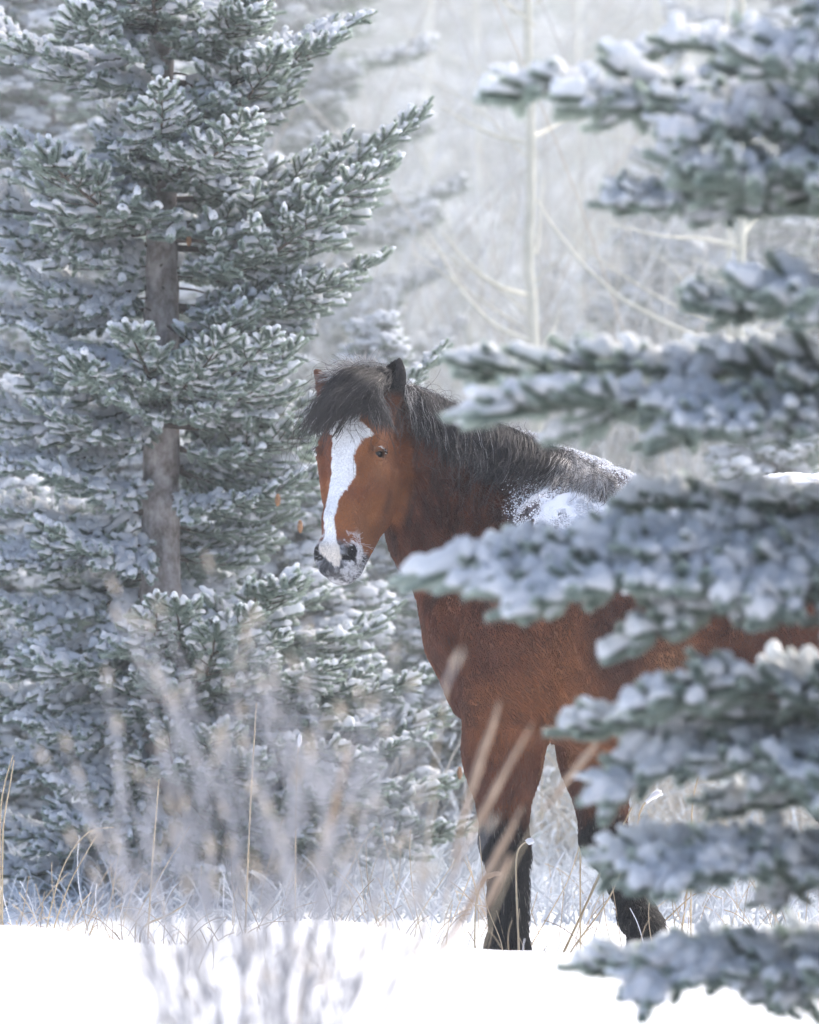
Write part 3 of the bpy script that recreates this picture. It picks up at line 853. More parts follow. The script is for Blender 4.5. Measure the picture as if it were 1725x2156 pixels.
# ================================================================== snow ground, ridge and far slope
def ground_z(x, y):
    x = np.asarray(x, float); y = np.asarray(y, float)
    p = np.stack([x, y, np.zeros_like(x)], -1)
    z = 0.05 + 0.05 * (fbm(p, 0.7, 3, 41) - 0.5) + 0.02 * (fbm(p, 2.6, 2, 42) - 0.5)
    # ridge of wind-packed snow in front of the horse: its crest line, low dip near x=-0.75, falling to the right
    crest = np.interp(x, [-1.3, -1.08, -0.95, -0.80, -0.68, -0.52, -0.42, -0.27, -0.15, -0.05, 0.05, 0.25, 0.42, 0.8, 1.2],
                      [0.285, 0.280, 0.272, 0.240, 0.226, 0.228, 0.255, 0.284, 0.272, 0.250, 0.212, 0.190, 0.180, 0.17, 0.16])
    yc = -2.0 + 0.25 * np.sin(x * 1.3)
    prof = np.where(y < yc, np.exp(-((y - yc) / 1.5) ** 2), np.exp(-((y - yc) / 0.45) ** 2))
    base_front = sstep(-3.0, -12.0, y) * -0.10
    z = z * (1 - prof) + crest * prof + base_front
    # far: the ground rises into a wooded slope
    z = z + 0.012 * np.maximum(y - 25, 0) + 0.0022 * np.maximum(y - 40, 0) ** 2 * (y < 150) + (0.0022 * 110 ** 2 + 0.3 * (y - 150)) * (y >= 150)
    return z
gx = np.concatenate([-np.geomspace(160, 3.2, 40), np.linspace(-3, 3, 170), np.geomspace(3.2, 160, 40)])
gy = np.concatenate([np.linspace(-24, -8, 30)[:-1], np.linspace(-8, 5, 220), np.geomspace(5.2, 220, 80)])
XX, YY = np.meshgrid(gx, gy, indexing='ij')
ZZ = ground_z(XX, YY)
small = (np.abs(XX) < 3.2) & (YY < 5) & (YY > -8.1)
pp = np.stack([XX, YY, 0 * XX], -1)
ZZ += np.where(small, 0.045 * (fbm(pp * [1, 0.6, 1], 2.6, 3, 45) - 0.5) * sstep(-1.8, -2.6, YY) + 0.014 * (fbm(pp, 7, 3, 43) - 0.5) + 0.004 * (fbm(pp, 30, 2, 44) - 0.5), 0)
nx_, ny_ = XX.shape
idx = np.arange(nx_ * ny_).reshape(nx_, ny_)
Q = np.stack([idx[:-1, :-1], idx[1:, :-1], idx[1:, 1:], idx[:-1, 1:]], -1).reshape(-1, 4)
m_snow, nt, b = mat_new('snow')
b.inputs['Base Color'].default_value = (0.84, 0.86, 0.89, 1)
b.inputs['Roughness'].default_value = 0.75
b.inputs['Specular IOR Level'].default_value = 0.25
tc = nd(nt, 'ShaderNodeTexCoord')
n1 = nd(nt, 'ShaderNodeTexNoise'); n1.inputs['Scale'].default_value = 60; n1.inputs['Detail'].default_value = 6
nt.links.new(tc.outputs['Object'], n1.inputs['Vector'])
bp = nd(nt, 'ShaderNodeBump'); bp.inputs['Strength'].default_value = 0.5; bp.inputs['Distance'].default_value = 0.01
nt.links.new(n1.outputs['Fac'], bp.inputs['Height']); nt.links.new(bp.outputs[0], b.inputs['Normal'])
tag(link('snow_ground', mesh_np('snow_ground', np.stack([XX, YY, ZZ], -1).reshape(-1, 3), Q), m_snow), kind='structure')

# ------------------------------------------------------------------ air
m_haze = bpy.data.materials.new('haze'); m_haze.use_nodes = True
nt = m_haze.node_tree; nt.nodes.remove(nt.nodes['Principled BSDF'])
vol = nt.nodes.new('ShaderNodeVolumePrincipled')
vol.inputs['Color'].default_value = (0.84, 0.89, 0.90, 1)
vol.inputs['Density'].default_value = HAZE
vol.inputs['Anisotropy'].default_value = 0.1
nt.links.new(vol.outputs[0], nt.nodes['Material Output'].inputs['Volume'])
def boxmesh(name, lo, hi):
    V = np.array([(x, y, z) for z in (lo[2], hi[2]) for y in (lo[1], hi[1]) for x in (lo[0], hi[0])])
    return mesh_np(name, V, np.array([(0, 2, 3, 1), (4, 5, 7, 6), (0, 1, 5, 4), (2, 6, 7, 3), (0, 4, 6, 2), (1, 3, 7, 5)]), False)
tag(link('haze', boxmesh('haze', (-170, -30, -1.5), (170, 230, 60)), m_haze), kind='stuff')
if CLOUD > 0:
    m_cl = m_haze.copy(); m_cl.name = 'drifting_snow'
    for n_ in m_cl.node_tree.nodes:
        if n_.type == 'PRINCIPLED_VOLUME' or n_.bl_idname == 'ShaderNodeVolumePrincipled':
            n_.inputs['Density'].default_value = CLOUD
    # blown powder hanging in the clearing behind the horse: a long rounded bank
    U, Wn = 48, 20
    th = np.linspace(0, 2 * np.pi, U, endpoint=False); ph = np.linspace(-np.pi / 2, np.pi / 2, Wn)
    T, F_ = np.meshgrid(th, ph, indexing='ij')
    sp_ = lambda v, e: np.sign(v) * np.abs(v) ** e
    V = np.stack([sp_(np.cos(F_), .5) * sp_(np.cos(T), .5) * 34, 31.5 + sp_(np.cos(F_), .4) * sp_(np.sin(T), .5) * 30 + 0.25 * np.sin(T * 5) * np.cos(F_), 3.0 + sp_(np.sin(F_), .6) * 9.5], -1).reshape(-1, 3)
    V[:, 2] = np.maximum(V[:, 2], -1.2)
    i_ = np.arange(U * Wn).reshape(U, Wn)
    Q = np.stack([i_[:, :-1], np.roll(i_, -1, 0)[:, :-1], np.roll(i_, -1, 0)[:, 1:], i_[:, 1:]], -1).reshape(-1, 4)
    tag(link('drifting_snow', mesh_np('drifting_snow', V, Q), m_cl), kind='stuff')
# ================================================================== spruce twigs, boughs and trees
def mat_needles(name, c1, c2, frost):
    m, nt, b = mat_new(name)
    oi = nd(nt, 'ShaderNodeObjectInfo')
    at = nd(nt, 'ShaderNodeAttribute', attribute_name='tint')
    mx = nd(nt, 'ShaderNodeMix', data_type='RGBA')
    mx.inputs['A'].default_value = (*c1, 1); mx.inputs['B'].default_value = (*c2, 1)
    nt.links.new(oi.outputs['Random'], mx.inputs['Factor'])
    m2 = nd(nt, 'ShaderNodeMix', data_type='RGBA')
    m2.inputs['B'].default_value = (*frost, 1)
    nt.links.new(mx.outputs['Result'], m2.inputs['A']); nt.links.new(at.outputs['Fac'], m2.inputs['Factor'])
    nt.links.new(m2.outputs['Result'], b.inputs['Base Color'])
    b.inputs['Roughness'].default_value = 0.55
    tr = nd(nt, 'ShaderNodeBsdfTranslucent'); nt.links.new(m2.outputs['Result'], tr.inputs['Color'])
    ms = nd(nt, 'ShaderNodeMixShader'); ms.inputs[0].default_value = 0.25
    nt.links.new(b.outputs[0], ms.inputs[1]); nt.links.new(tr.outputs[0], ms.inputs[2])
    nt.links.new(ms.outputs[0], nt.nodes['Material Output'].inputs['Surface'])
    return m
M_ndl = mat_needles('spruce_needles', (0.090, 0.148, 0.098), (0.140, 0.200, 0.130), (0.64, 0.73, 0.68))  # palest colour holds hoar frost and a painted airlight veil
m_snowt, nt, b = mat_new('snow_on_twigs')
b.inputs['Base Color'].default_value = (0.90, 0.91, 0.93, 1); b.inputs['Roughness'].default_value = 0.8
b.inputs['Specular IOR Level'].default_value = 0.2
tr = nd(nt, 'ShaderNodeBsdfTranslucent'); tr.inputs['Color'].default_value = (0.85, 0.9, 0.95, 1)
ms = nd(nt, 'ShaderNodeMixShader'); ms.inputs[0].default_value = 0.48
nt.links.new(b.outputs[0], ms.inputs[1]); nt.links.new(tr.outputs[0], ms.inputs[2]); nt.links.new(ms.outputs[0], nt.nodes['Material Output'].inputs['Surface'])
def mat_bark(name, c1, c2, sc=18, stretch=0.25):
    m, nt, b = mat_new(name)
    tc = nd(nt, 'ShaderNodeTexCoord'); mp = nd(nt, 'ShaderNodeMapping'); mp.inputs['Scale'].default_value = (1, 1, stretch)
    n1 = nd(nt, 'ShaderNodeTexNoise'); n1.inputs['Scale'].default_value = sc; n1.inputs['Detail'].default_value = 8; n1.inputs['Roughness'].default_value = 0.65
    nt.links.new(tc.outputs['Object'], mp.inputs['Vector']); nt.links.new(mp.outputs[0], n1.inputs['Vector'])
    cr = nd(nt, 'ShaderNodeValToRGB'); cr.color_ramp.elements[0].position = 0.35; cr.color_ramp.elements[1].position = 0.68
    cr.color_ramp.elements[0].color = (*c1, 1); cr.color_ramp.elements[1].color = (*c2, 1)
    nt.links.new(n1.outputs['Fac'], cr.inputs['Fac']); nt.links.new(cr.outputs[0], b.inputs['Base Color'])
    bp = nd(nt, 'ShaderNodeBump'); bp.inputs['Strength'].default_value = 0.8; bp.inputs['Distance'].default_value = 0.01
    nt.links.new(n1.outputs['Fac'], bp.inputs['Height']); nt.links.new(bp.outputs[0], b.inputs['Normal'])
    b.inputs['Roughness'].default_value = 0.9
    return m
M_bark = mat_bark('spruce_bark', (0.14, 0.115, 0.10), (0.46, 0.43, 0.42), 26, 0.7)
M_twig = mat_bark('spruce_twig_bark', (0.05, 0.038, 0.03), (0.13, 0.10, 0.08), 60, 1)

# ---- one "finger": a twig tip with needles, along +X, unit scale = metres
def finger(L, nn, seed, nlen=0.014, nw=0.0034):
    r = np.random.default_rng(seed)
    V, F, C = [], [], []
    n = 0
    v, q = tube(np.array([(0, 0, 0), (L * .5, 0, .002), (L, 0, .003)]), [0.0022, 0.0018, 0.0010], 3)
    tri = np.concatenate([q[:, [0, 1, 2]], q[:, [0, 2, 3]]])
    V.append(v); F.append(tri); C.append(np.zeros(len(v))); n += len(v)
    t = (np.arange(nn) + r.random(nn)) / nn
    phi = np.arange(nn) * 2.39996 + r.random(nn) * 0.5
    base = np.stack([t * L, 0 * t, 0.003 * t], -1)
    rad = np.stack([0 * t, np.cos(phi), np.sin(phi)], -1)
    ln = nlen * (0.75 + 0.5 * r.random(nn)) * np.where(t > 0.93, 0.9, 1.0)
    fwd = 0.38 + 1.0 * t ** 4
    d = norm(rad * 0.85 + np.array([1.0, 0, 0]) * fwd[:, None] + np.array([0, 0, 0.18]))
    side = norm(np.cross(d, rad + 0.01))
    a = base + rad * 0.001; m_ = base + d * (ln * 0.5)[:, None]; e = base + d * ln[:, None] + np.array([0, 0, 0.001])
    w = nw * 0.5
    vv = np.stack([a, m_ - side * w, e, m_ + side * w], 1).reshape(-1, 3)
    k = (np.arange(nn) * 4)[:, None] + n
    F.append(np.concatenate([k + [0, 1, 2], k + [0, 2, 3]])); V.append(vv)
    # hoar frost plus painted airlight haze whitens the upper needles and tips
    up = np.clip(rad[:, 2] * 0.5 + 0.5, 0, 1)
    fr = np.clip(np.stack([0.20 + 0.18 * up, 0.36 + 0.40 * up, 0.70 + 0.5 * up, 0.36 + 0.40 * up], 1) * (0.5 + 0.8 * r.random((nn, 1))), 0, 1)
    C.append(fr.ravel())
    V, F, C = np.concatenate(V), np.concatenate(F), np.concatenate(C)
    me = mesh_np('needle_twig', V, F, False)
    set_col(me, np.repeat(C[:, None], 3, 1))
    me.materials.append(M_ndl)
    return me
ico2 = None
def snow_cap(L, seed, w=0.0155, h=0.0160, cover=1.0):
    """lumpy snow sitting along the top of a finger"""
    r = np.random.default_rng(seed)
    nu, nv = 12, 10
    x0 = L * (1 - cover) * r.random()
    V = []
    ph0 = r.random() * 9
    for i in range(nu + 1):
        s = i / nu
        x = x0 - 0.002 + (L * cover + 0.008) * s
        prof = math.sin(math.pi * min(max(s, 0.02), 0.985)) ** 0.42
        lump = 0.72 + 0.38 * math.sin(s * 9 + ph0) * 0.6 + 0.25 * (r.random() - 0.5)
        ww, hh = w * prof * lump, h * prof * (lump + 0.15)
        yo = 0.002 * math.sin(s * 6 + ph0)
        for j in range(nv):
            a = 2 * math.pi * j / nv
            z = math.sin(a); z = z if z > 0 else z * 0.35
            V.append((x, yo + math.cos(a) * ww * (1 + 0.07 * (r.random() - .5)), 0.0085 + z * hh * (1 + 0.07 * (r.random() - .5))))
    V = np.array(V)
    F = [(i * nv + j, (i + 1) * nv + j, (i + 1) * nv + (j + 1) % nv, i * nv + (j + 1) % nv) for i in range(nu) for j in range(nv)]
    me = mesh_np('snow_cap', V, np.array(F)[:, ::-1])
    me.materials.append(m_snowt)
    return me
def clump(seed):
    """rounded snow pad bridging several twigs"""
    r = np.random.default_rng(seed)
    V, F = uvsphere((0, 0, 0), 1.0, 18, 12)
    nz = fbm(V + seed * 3.7, 1.4, 3, seed) - 0.5
    V = V * (1 + 0.5 * nz)[:, None]
    V[:, 2] = np.where(V[:, 2] < 0, V[:, 2] * 0.30, V[:, 2])
    V = V * np.array([0.034, 0.022, 0.017]) + np.array([0, 0, 0.010])
    me = mesh_np('snow_pad', V, F[:, ::-1])
    me.materials.append(m_snowt)
    return me
def proto_coll(name, meshes):
    c = bpy.data.collections.new(name)
    for i, m_ in enumerate(meshes):
        o = bpy.data.objects.new('%s_%02d' % (name, i), m_)
        c.objects.link(o)
    return c
FL = 0.056
SEED_GUARD = 0
C_ndl = proto_coll('twig_needles', [finger(FL * s, int(200 * s), 100 + i, 0.0140) for i, s in enumerate((1.0, 0.85, 1.15, 0.7, 1.0))])
C_cap = proto_coll('twig_snow', [snow_cap(FL * s, 200 + i, cover=c_) for i, (s, c_) in enumerate(((1.0, 1.0), (0.85, 1.0), (1.15, 0.8), (0.7, 1.0), (1.0, 0.6)))])
C_pad = proto_coll('twig_pads', [clump(300 + i) for i in range(5)])

def gn_tree(name, coll):
    g = bpy.data.node_groups.new(name, 'GeometryNodeTree')
    g.interface.new_socket('Geometry', in_out='INPUT', socket_type='NodeSocketGeometry')
    g.interface.new_socket('Geometry', in_out='OUTPUT', socket_type='NodeSocketGeometry')
    N = g.nodes; Lk = g.links
    gi = N.new('NodeGroupInput'); go = N.new('NodeGroupOutput')
    ci = N.new('GeometryNodeCollectionInfo'); ci.inputs['Collection'].default_value = coll
    ci.inputs['Separate Children'].default_value = True; ci.inputs['Reset Children'].default_value = True
    ip = N.new('GeometryNodeInstanceOnPoints'); ip.inputs['Pick Instance'].default_value = True
    def attr(nm, t):
        a = N.new('GeometryNodeInputNamedAttribute'); a.data_type = t; a.inputs['Name'].default_value = nm
        return a.outputs['Attribute']
    er = N.new('FunctionNodeEulerToRotation')
    Lk.new(gi.outputs[0], ip.inputs['Points']); Lk.new(ci.outputs[0], ip.inputs['Instance'])
    Lk.new(attr('idx', 'INT'), ip.inputs['Instance Index'])
    Lk.new(attr('rot', 'FLOAT_VECTOR'), er.inputs[0]); Lk.new(er.outputs[0], ip.inputs['Rotation'])
    Lk.new(attr('scl', 'FLOAT_VECTOR'), ip.inputs['Scale'])
    Lk.new(ip.outputs[0], go.inputs[0])
    return g
G_ndl, G_cap, G_pad = gn_tree('needles', C_ndl), gn_tree('caps', C_cap), gn_tree('pads', C_pad)

def points_mesh(name, P_, D_, S_, nvar, seed=0, mat=None):
    """points with orientation: local X along D_, local Z as near to world up as it can be"""
    r = np.random.default_rng(seed)
    n = len(P_)
    me = bpy.data.meshes.new(name)
    me.vertices.add(n); me.vertices.foreach_set('co', np.asarray(P_, np.float32).ravel())
    D_ = norm(np.asarray(D_, float))
    yaw = np.arctan2(D_[:, 1], D_[:, 0]); pitch = -np.arcsin(np.clip(D_[:, 2], -1, 1))
    rot = np.stack([np.zeros(n), pitch, yaw], -1).astype(np.float32)
    a = me.attributes.new('rot', 'FLOAT_VECTOR', 'POINT'); a.data.foreach_set('vector', rot.ravel())
    S_ = np.asarray(S_, np.float32)
    if S_.ndim == 1: S_ = np.repeat(S_[:, None], 3, 1)
    a = me.attributes.new('scl', 'FLOAT_VECTOR', 'POINT'); a.data.foreach_set('vector', S_.ravel())
    a = me.attributes.new('idx', 'INT', 'POINT'); a.data.foreach_set('value', r.integers(0, nvar, n).astype(np.int32))
    if mat: me.materials.append(mat)
    return me

def bough_data(L, seed, droop=0.25, lift=0.25, density=1.0, fs=1.0, width=0.5, snow=0.97, inner=0.15, sag=0.5, padd=0.05, tipk=1.1, capw=1.0):
    """a spruce bough along +X from the origin: main axis, side branchlets in a rough fan, finger twigs on all"""
    r = np.random.default_rng(seed)
    def axis(t):   # t: 0..1 array
        t = np.asarray(t, float)
        return np.stack([L * t, 0.06 * L * np.sin(t * 3 + seed), L * (-droop * 1.1 * t + (droop + lift) * 0.75 * t ** 2.2) + 0.012 * np.sin(t * 9 + seed) * t], -1)
    wood = MB()
    tt = np.linspace(0, 0.97, 12)
    v, f = tube(axis(tt), np.interp(tt, [0, 1], [0.007 + 0.009 * L, 0.002]), 5); wood.add(v, f)
    FP, FD, FS, SN = [], [], [], []
    PP, PD, PS = [], [], []
    TIP0 = []
    def fingers(C, D, n_, sc, plane_up):
        """C points along a branchlet with directions D"""
        for k in range(n_):
            s = (k + r.random()) / n_
            i = min(int(s * (len(C) - 1)), len(C) - 2); w = s * (len(C) - 1) - i
            p = C[i] * (1 - w) + C[i + 1] * w
            d = norm(D[i])
            sd = norm(np.cross(d, [0, 0, 1.0]))
            side = 1 if k % 2 else -1
            q = r.random()
            upk = (0.55 if q < 0.30 else (0.10 if q < 0.75 else -0.35)) * plane_up
            dd = norm(d * (0.75 + 0.3 * r.random()) + sd * side * (0.75 + 0.3 * r.random()) * (0.45 if q < 0.30 else 1) + np.array([0, 0, upk + 0.2 * (r.random() - 0.5)]))
            FP.append(p); FD.append(dd); FS.append(sc * (0.7 + 0.5 * r.random())); SN.append(0.95 if upk > -0.2 else 0.7)
        FP.append(C[-1]); FD.append(norm(D[-1])); FS.append(sc * 1.05); SN.append(1.0)
    step = 0.052 / density * fs
    t = inner
    side = 1
    while t < 0.985:
        p0 = axis([t])[0]; d0 = norm(axis([t + 0.01])[0] - p0)
        for side in (1, -1):
            ln = width * L * (1 - t) ** 0.8 * (0.55 + 0.45 * min(1, (t - inner * 0.5) * 5)) * (0.7 + 0.5 * r.random())
            ln = max(ln, 0.045 * fs)
            ang = math.radians(38 + 34 * r.random())
            sd = norm(np.cross(d0, [0, 0, 1.0]))
            dz = -0.22 - sag * r.random() * (ln > 0.10) + 0.45 * r.random()
            d1 = norm(d0 * math.cos(ang) + sd * side * math.sin(ang) + np.array([0, 0, dz * 0.6]))
            m_ = 6
            C = [p0]; d = d1.copy()
            for k in range(m_):
                d = norm(d + d0 * 0.07 + np.array([0, 0, -0.03 + 0.05 * k * 0.6]) * 0.8)
                C.append(C[-1] + d * ln / m_)
            C = np.array(C); D = np.gradient(C, axis=0)
            if ln > 0.05:
                v, f = tube(C, np.linspace(0.0035, 0.0015, len(C)), 3); wood.add(v, f)
            nf = int(ln / (0.0200 * fs) * density)
            if nf > 1: fingers(C, D, nf, fs, 1.0)
            else:
                FP.append(p0); FD.append(d1); FS.append(fs * (0.8 + 0.4 * r.random())); SN.append(1.0)
            for k in range(int(ln / (padd * fs) * snow)):
                s = r.random(); i = int(s * (m_ - 1))
                PP.append(C[i] + (C[i + 1] - C[i]) * r.random() + np.array([0, 0, 0.004])); PD.append(D[i]); PS.append(fs * (0.6 + 0.7 * r.random()))
        t += step / L
    ta = np.linspace(inner * 0.8, 1, 14)
    fingers(axis(ta), np.gradient(axis(ta), axis=0), int(L / 0.04 * density), fs, 1.4)
    # tip
    ntip0 = len(FP)
    e = axis([1.0])[0]; d = norm(axis([1.0])[0] - axis([0.97])[0])
    for k in (-1, 0, 1):
        sd = norm(np.cross(d, [0, 0, 1.0]))
        FP.append(e - d * 0.02 * fs); FD.append(norm(d + sd * k * 0.7 + np.array([0, 0, -0.12 * abs(k)]))); FS.append(fs * tipk); SN.append(1.0)
    FP, FD, FS, SN = np.array(FP), np.array(FD), np.array(FS), np.array(SN)
    F3 = np.repeat(FS[:, None], 3, 1)
    if tipk > 1.5: F3[ntip0:, 1:] *= 0.62
    keep = r.random(len(FP)) < SN * snow
    # the tilt of very steep twigs sheds snow
    keep &= np.abs(norm(FD)[:, 2]) < 0.8
    S3 = F3 * np.stack([np.ones(len(FS)), capw * (0.8 + 0.5 * r.random(len(FS))), capw * (0.7 + 0.9 * r.random(len(FS)) ** 1.5)], -1)
    wm = wood.mesh('bough_wood'); wm.materials.append(M_twig)
    nm = points_mesh('bough_needles', FP, FD, F3, 5, seed, M_ndl)
    cm = points_mesh('bough_snow', FP[keep], FD[keep], S3[keep], 5, seed, m_snowt)
    PP = np.array(PP) if PP else np.zeros((1, 3)); PD = np.array(PD) if PD else np.array([[1., 0, 0]]); PS = np.array(PS) if PS else np.array([1.0])
    pm = points_mesh('bough_snow_pads', PP, PD, np.stack([PS, PS * (0.7 + 0.6 * r.random(len(PS))), PS * (0.7 + 0.5 * r.random(len(PS)))], -1), 5, seed, m_snowt)
    return dict(L=L, wood=wm, ndl=nm, cap=cm, pad=pm, n=len(FP))

def place_bough(T, root, parent, loc, az, pitch=0.0, scale=1.0, roll=0.0, label=None):
    """bough (part) > needles, snow (sub-parts); az: world azimuth of the bough, radians from +X"""
    b = bpy.data.objects.new('bough', T['wood'])
    COL.objects.link(b); b.parent = parent
    pl = Vector(parent.location)
    b.location = Vector(loc) - pl
    b.rotation_euler = Euler((roll, -pitch, az), 'XYZ')
    b.scale = (scale,) * 3
    if label: b['label'] = label
    for nm, key, g in (('needles', 'ndl', G_ndl), ('snow_caps', 'cap', G_cap), ('snow_pads', 'pad', G_pad)):
        if T[key] is None: continue
        o = bpy.data.objects.new(nm, T[key])
        COL.objects.link(o); o.parent = b
        md = o.modifiers.new('twigs', 'NODES'); md.node_group = g
        o['kind'] = 'stuff'
    return b

TB = {}
def templ(kind, L, var, **kw):
    k = (kind, round(L, 2), var)
    if k not in TB:
        TB[k] = bough_data(L, 1000 + len(TB) * 13, **kw)
    return TB[k]

# ------------------------------------------------------------------ the near spruce behind the horse's head
TY = 2.6
tb = P(339, 2010, TY); tt_ = P(337, -260, TY)
spruce = empty('spruce_tree', (tb[0], TY, float(ground_z(tb[0], TY))))
tag(spruce, 'tall snow-dusted spruce with a bare grey trunk just behind the horse\'s head', 'spruce tree')
zz = np.linspace(-0.1, 4.6, 140)
px = np.interp(1078 - (zz - CAM_Z) * PXM * 20 / (20 + TY), [-300, 0, 600, 1230, 2100], [336, 338, 341, 339, 338])
hw = np.interp(1078 - (zz - CAM_Z) * PXM * 20 / (20 + TY), [-300, 0, 200, 600, 1230, 1700, 2100], [22, 27, 29, 35, 42, 47, 56])
C = np.stack([(px - 862.5) * (20 + TY) / 20 / PXM, np.full(140, TY), zz], -1)
V, F = tube(C, hw / PXM * (20 + TY) / 20, 18)
V += 0.006 * (fbm(V, 14, 3, 77)[:, None] - 0.5) * 2 * np.array([1, 1, 0])
V[:, :2] = C[:, :2].repeat(18, 0) + (V[:, :2] - C[:, :2].repeat(18, 0)) * (1 + 0.10 * np.exp(-(((C[:, 2] % 0.31) - 0.15) / 0.02) ** 2)).repeat(18)[:, None]
link('trunk', mesh_np('spruce_trunk', V, F), M_bark, spruce)
def trunk_at(vy):
    return P(np.interp(vy, [-300, 0, 600, 1230, 2100], [336, 338, 341, 339, 338]), vy, TY)
def bough_to(tipv, rootv, depth_dy, parent, kind='A', var=0, TY=TY, scale_add=1.0, rootpt=None, **kw):
    """bough from the trunk at image height rootv to the world point seen at tipv, depth_dy nearer/farther than the trunk"""
    a = trunk_at(rootv) if rootpt is None else rootpt
    b_ = P(tipv[0], tipv[1], a[1] + depth_dy)
    v = b_ - a
    L = np.linalg.norm(v)
    Lt = max(0.3, round(L / 0.2) * 0.2)
    T = templ(kind, Lt, var, **kw)
    az = math.atan2(v[1], v[0])
    # the template's own tip height
    tz = Lt * (-T.get('dr', 0.0))
    e = T['tip']
    pitch = math.atan2(v[2], math.hypot(v[0], v[1])) - math.atan2(e[2], e[0])
    return place_bough(T, None, parent, a, az, pitch, (L - 0.045 * kw.get('fs', 1.0) * max(1.0, kw.get('tipk', 1.1) * 0.95)) / np.linalg.norm(e), roll=((tipv[0] * 7 + tipv[1] * 13) % 10 / 10 - 0.45) * 0.6)
_bd = bough_data
def bough_data(L, seed, **kw):
    T = _bd(L, seed, **kw)
    dr, li = kw.get('droop', 0.25), kw.get('lift', 0.25)
    T['tip'] = np.array([L, 0.0, L * (-dr * 1.1 + (dr + li) * 0.75)])
    return T
NB = []
def nb(tip, root, dy, var=0, **kw):
    NB.append(bough_to(tip, root, dy, spruce, 'A', var, **kw))
# whorl collars, dead twigs and stubs on the trunk
dt = MB()
r_ = np.random.default_rng(8)
for i in range(46):
    p = trunk_at(-100 + 2150 * r_.random()); a_ = r_.random() * 6.283
    d = np.array([math.cos(a_), math.sin(a_), -0.2 + 0.3 * r_.random()]); L = 0.06 + 0.22 * r_.random() ** 2
    c = [p + d * 0.035]
    for q in range(5): d = norm(d + (r_.random(3) - .5) * 0.45); c.append(c[-1] + d * L / 5)
    v, f = tube(np.array(c), np.linspace(0.005, 0.0015, 6), 5); dt.add(v, f)
link('dead_twigs', dt.mesh('dead_twigs'), M_twig, spruce)['kind'] = 'stuff'
# boughs whose outline the picture shows (tip, height on the trunk, towards/away)
nb((785, 28), 110, 0.10, 0); nb((740, 75), 170, -0.25, 1); nb((600, 205), 240, 0.2, 0); nb((560, 30), 60, -0.5, 1)
nb((908, 238), 470, 0.05, 0); nb((850, 340), 500, -0.30, 1); nb((800, 420), 520, 0.25, 2); nb((700, 290), 420, 0.4, 2)
nb((835, 535), 640, 0.05, 1); nb((740, 590), 640, -0.35, 0); nb((650, 650), 690, 0.3, 2); nb((720, 440), 560, -0.5, 0)
nb((372, 175), 300, -0.72, 3, droop=0.1, lift=0.6); nb((470, 230), 360, -0.75, 3, droop=0.1, lift=0.6)
nb((520, 690), 830, -0.72, 3, droop=0.1, lift=0.6); nb((620, 725), 860, -0.60, 4, droop=0.1, lift=0.6); nb((400, 690), 830, -0.75, 4, droop=0.1, lift=0.6)
nb((955, 742), 900, 0.10, 2); nb((800, 800), 880, 0.3, 0); nb((700, 900), 930, -0.3, 1); nb((760, 1000), 960, 0.3, 0)
nb((650, 1005), 1040, -0.25, 2); nb((640, 1090), 1090, 0.2, 1); nb((560, 1160), 1150, 0.35, 0)
nb((700, 1260), 1260, 0.2, 2); nb((860, 1290), 1310, 0.4, 1); nb((940, 1420), 1420, 0.2, 0); nb((900, 1560), 1480, -0.2, 2); nb((990, 1650), 1560, 0.3, 1); nb((760, 1400), 1380, -0.3, 1)
nb((330, 1262), 1340, -0.75, 3, droop=0.1, lift=0.6); nb((460, 1280), 1340, -0.75, 4, droop=0.1, lift=0.6); nb((560, 1330), 1360, -0.60, 3, droop=0.1, lift=0.6)
nb((700, 1700), 1600, 0.0, 0); nb((560, 1600), 1560, -0.5, 1); nb((820, 1780), 1650, 0.1, 2)
# the other side of the trunk
for i, (vx_, vy_, rt, dy) in enumerate([(-60, 30, 120, 0.1), (40, 90, 150, -0.4), (150, 20, 60, -0.6), (-120, 260, 320, 0.0), (20, 290, 370, -0.4), (120, 330, 380, -0.55), (-40, 380, 420, 0.3),
        (-160, 420, 480, 0.0), (60, 480, 510, -0.35), (-20, 560, 600, -0.2), (110, 600, 640, 0.3), (-120, 610, 640, 0.1), (30, 700, 730, -0.3), (-90, 740, 760, 0.1),
        (150, 760, 800, -0.6), (-60, 830, 850, 0.2), (60, 860, 880, -0.35), (-110, 930, 930, 0.0), (90, 1000, 1010, -0.3), (-40, 1060, 1060, 0.2), (-130, 1140, 1120, -0.1), (60, 1110, 1130, -0.45),
        (100, 1210, 1190, 0.3), (-40, 1260, 1240, -0.2), (-140, 1330, 1300, 0.1), (60, 1390, 1350, -0.5), (-60, 1450, 1400, 0.2), (20, 1530, 1450, -0.3), (-120, 1600, 1500, 0.0), (90, 1660, 1560, -0.4), (-30, 1750, 1620, 0.2)]):
    nb((vx_, vy_), rt, dy, i % 3)
for i, (vx_, vy_, rt, dy) in enumerate([(-60, 1830, 1700, 0.1), (70, 1800, 1690, -0.3), (170, 1860, 1740, 0.2), (-20, 1900, 1790, -0.1), (120, 1740, 1640, -0.5),
        (540, 1800, 1700, -0.2), (690, 1830, 1720, 0.2), (620, 1900, 1790, 0.1), (450, 1850, 1740, -0.5), (820, 1660, 1590, -0.2), (980, 1500, 1450, 0.1), (1000, 1760, 1640, 0.3)]):
    nb((vx_, vy_), rt, dy, i % 3)
